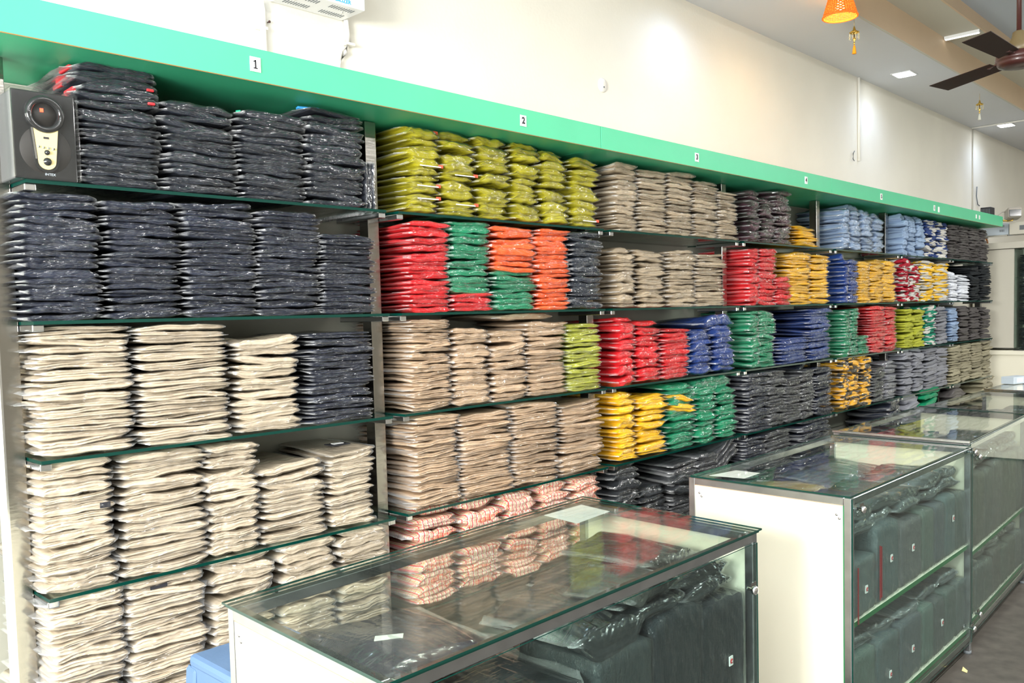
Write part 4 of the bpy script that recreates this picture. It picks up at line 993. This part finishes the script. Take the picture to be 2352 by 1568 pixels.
# ------------------------------------------------------------------ ceiling fan
FX, FY, FZ = 5.285, 1.262, 2.873
t = thing('ceiling_fan', 'brown three-bladed ceiling fan hanging from the upper ceiling', 'fan', (FX, FY, FZ))
k = MB(); k.tube([(0, 0, .12), (0, 0, .787)], .0125, 12); k.build('down_rod', 'fanbrown', t)
k = MB(); k.lathe([(.05, .786), (.055, .74), (.03, .70), (.014, .69)], (0, 0, 0), 24); k.build('ceiling_cup', 'fanolive', t)
k = MB(); k.lathe([(.018, .158), (.030, .150), (.036, .120), (.060, .085), (.066, .052), (.060, .044)], (0, 0, 0), 32); k.build('canopy', 'fanolive', t)
k = MB(); k.lathe([(.055, .048), (.092, .042), (.108, .030), (.112, .012), (.110, .002), (.104, -.002), (.106, -.010), (.098, -.024), (.070, -.032), (.0, -.034)], (0, 0, 0), 48, cap=False); k.build('motor_housing', 'fanbrown', t)
for i, a in enumerate((176, 57, -63)):
    k = MB(); r0, r1 = .15, .60; n = 8; top = []
    for j in range(n + 1):
        f = j / n; r = r0 + (r1 - r0) * f; wd = .048 + .018 * f; tw = math.radians(14 - 5 * f)
        top.append([(r, s_ * wd, s_ * wd * math.tan(tw) + .012) for s_ in (-1, -.33, .33, 1)])
    va = [[k.bm.verts.new(p) for p in row] for row in top]; vb = [[k.bm.verts.new((p[0], p[1], p[2] - .003)) for p in row] for row in top]
    for j in range(n):
        for s_ in range(3):
            k.bm.faces.new((va[j][s_], va[j + 1][s_], va[j + 1][s_ + 1], va[j][s_ + 1])); k.bm.faces.new((vb[j][s_], vb[j][s_ + 1], vb[j + 1][s_ + 1], vb[j + 1][s_]))
        for s_ in (0, 3): k.bm.faces.new((va[j][s_], vb[j][s_], vb[j + 1][s_], va[j + 1][s_]))
    for j in (0, n):
        for s_ in range(3): k.bm.faces.new((va[j][s_], va[j][s_ + 1], vb[j][s_ + 1], vb[j][s_]))
    o = k.build('blade', 'fanblade', t); o.rotation_euler = (0, 0, math.radians(a))
    k = MB(); k.beam((.085, 0, .022), (.20, 0, .012), .040, .006); br = k.build('blade_bracket', 'fanbrown', o)

# ------------------------------------------------------------------ far end: camera, boxes, wing of glass cupboards
t = thing('security_camera', 'grey floodlight-style security camera on the far end of the canopy', 'camera', (9.30, 2.26, 2.425), 0)
k = MB(); k.box(-.06, .11, -.065, .055, -.045, .055, bev=.016); hd = k.build('housing', 'camgrey', t); hd.rotation_euler = (0, .1, .45)
k = MB(); k.box(-.067, -.058, -.055, .045, -.036, .028, bev=.003); k.build('lens_window', 'darkglass', hd)
k = MB(); k.tube([(.02, 0, -.035), (.02, .01, -.06), (-.02, .04, -.065), (-.12, .06, -.065)], .008, 8); k.build('bracket_arm', 'gold', t)
k = MB(); k.tube([(.09, .0, .0), (.05, .07, .03), (-.05, .08, .02), (-.16, .09, -.02)], .004, 6); k.build('lead', 'camgrey', t)
t = thing('black_adapter', 'small black box standing on the far end of the canopy', 'box', (9.02, 2.40, 2.392))
k = MB(); k.box(-.06, .06, -.04, .05, 0, .085, bev=.004); k.build('case', 'black', t)
k = MB()
for i in range(6): k.box(-.0615, -.060, -.030 + i * .013, -.026 + i * .013, .015, .07)
k.build('vent_slots', 'slot', t)
t = thing('wing_cupboard', 'pale glass-fronted cupboard standing across the far end of the shelves', 'cupboard', (9.75, 0, 0))
k = MB(); k.box(0, .40, -1.5, 2.74, 2.125, 2.19, bev=.002); k.build('top_band', M['pgreen'] if 'pgreen' in M else 'beigebox', t)
k = MB(); k.box(.36, .40, -1.5, 2.74, 0, 2.125); k.build('back_board', 'beigebox', t)
k = MB(); k.box(.02, .36, 2.36, 2.74, 1.13, 2.12); k.build('side_casing', 'beigebox', t)
k = MB(); k.box(0.02, .36, -1.5, 2.74, 1.06, 1.105, bev=.002); k.build('middle_ledge', 'board', t)
k = MB(); k.box(.04, .36, -1.5, 2.74, 0.02, 1.06, bev=.002); k.build('lower_cupboard', 'board', t)
for y0, y1 in ((1.30, 2.355), (.25, 1.295)):
    k = MB(); k.quadslab([(.016, y0, 1.11), (.016, y0, 2.12), (.016, y1, 2.12), (.016, y1, 1.11)], .004, 0, 1); k.build('sliding_pane', ['glass_front', 'glass_edge'], t)
k = MB(); k.box(.014, .03, 1.20, 2.36, 1.106, 1.112); k.build('pane_track', 'black', t)
for s_, z0 in enumerate((1.115, 1.36, 1.60, 1.84)):
    for k_ in range(3):
        n = 11
        for i in range(n):
            T = .020; o = add_packet('black_trousers', 'M', T, .22, 9.84, 2.22 - .26 * k_, z0 + T * (i + .5), -PI / 2 + R.gauss(0, .03), R.gauss(0, .02), 0,
                'black packet %s, %s pile behind the far cupboard glass, level %s' % (NUMW[n - 1 - i] + ' down', NUMW[k_], NUMW[s_]), 'packets in the far cupboard', False, True)
    boxo('cupboard_shelf', 'glass', (.03, .36, -1.4, 2.35, z0 - .010, z0 - .004), t)
t = thing('electrical_box', 'pale blue electrical box on a bracket above the far cupboard', 'electrical box', (9.72, 2.42, 2.262))
k = MB(); k.box(0, .22, -.02, .30, 0, .115, bev=.003); k.build('case', 'paleblue', t)
for yy in (.02, .22):
    for zz in (.03, .075):
        for i in range(5): k = MB(); k.box(-.001, .0005, yy + i * .009, yy + .005 + i * .009, zz, zz + .022); k.build('vent_slot', 'slot', t)
k = MB(); k.beam((.05, .20, -.001), (.12, .20, -.07), .02, .012, up=(0, 1, 0)); k.build('bracket', 'tape_orange', t)
k = MB(); k.box(.02, .06, .0, .30, -.012, 0); k.build('ledge', 'beigebox', t)
t = thing('meter_box', 'beige meter box beside the pale blue electrical box', 'electrical box', (9.66, 2.24, 2.255))
k = MB(); k.box(0, .2, -.05, .14, 0, .12, bev=.003); k.build('case', 'beigebox', t)
k = MB(); k.box(-.001, .001, .0, .05, .04, .085); k.build('window', 'slot', t)
t = thing('paper_scrap', 'small pale paper scrap on the dark floor by the counter leg', 'paper', (4.01, 1.15, 0.0), .4)
k = MB(); k.quadslab([(-.03, -.006, .003), (.0, -.012, .001), (.035, .002, .003), (-.01, .012, .002)], .001); k.build('scrap', 'champagne', t)
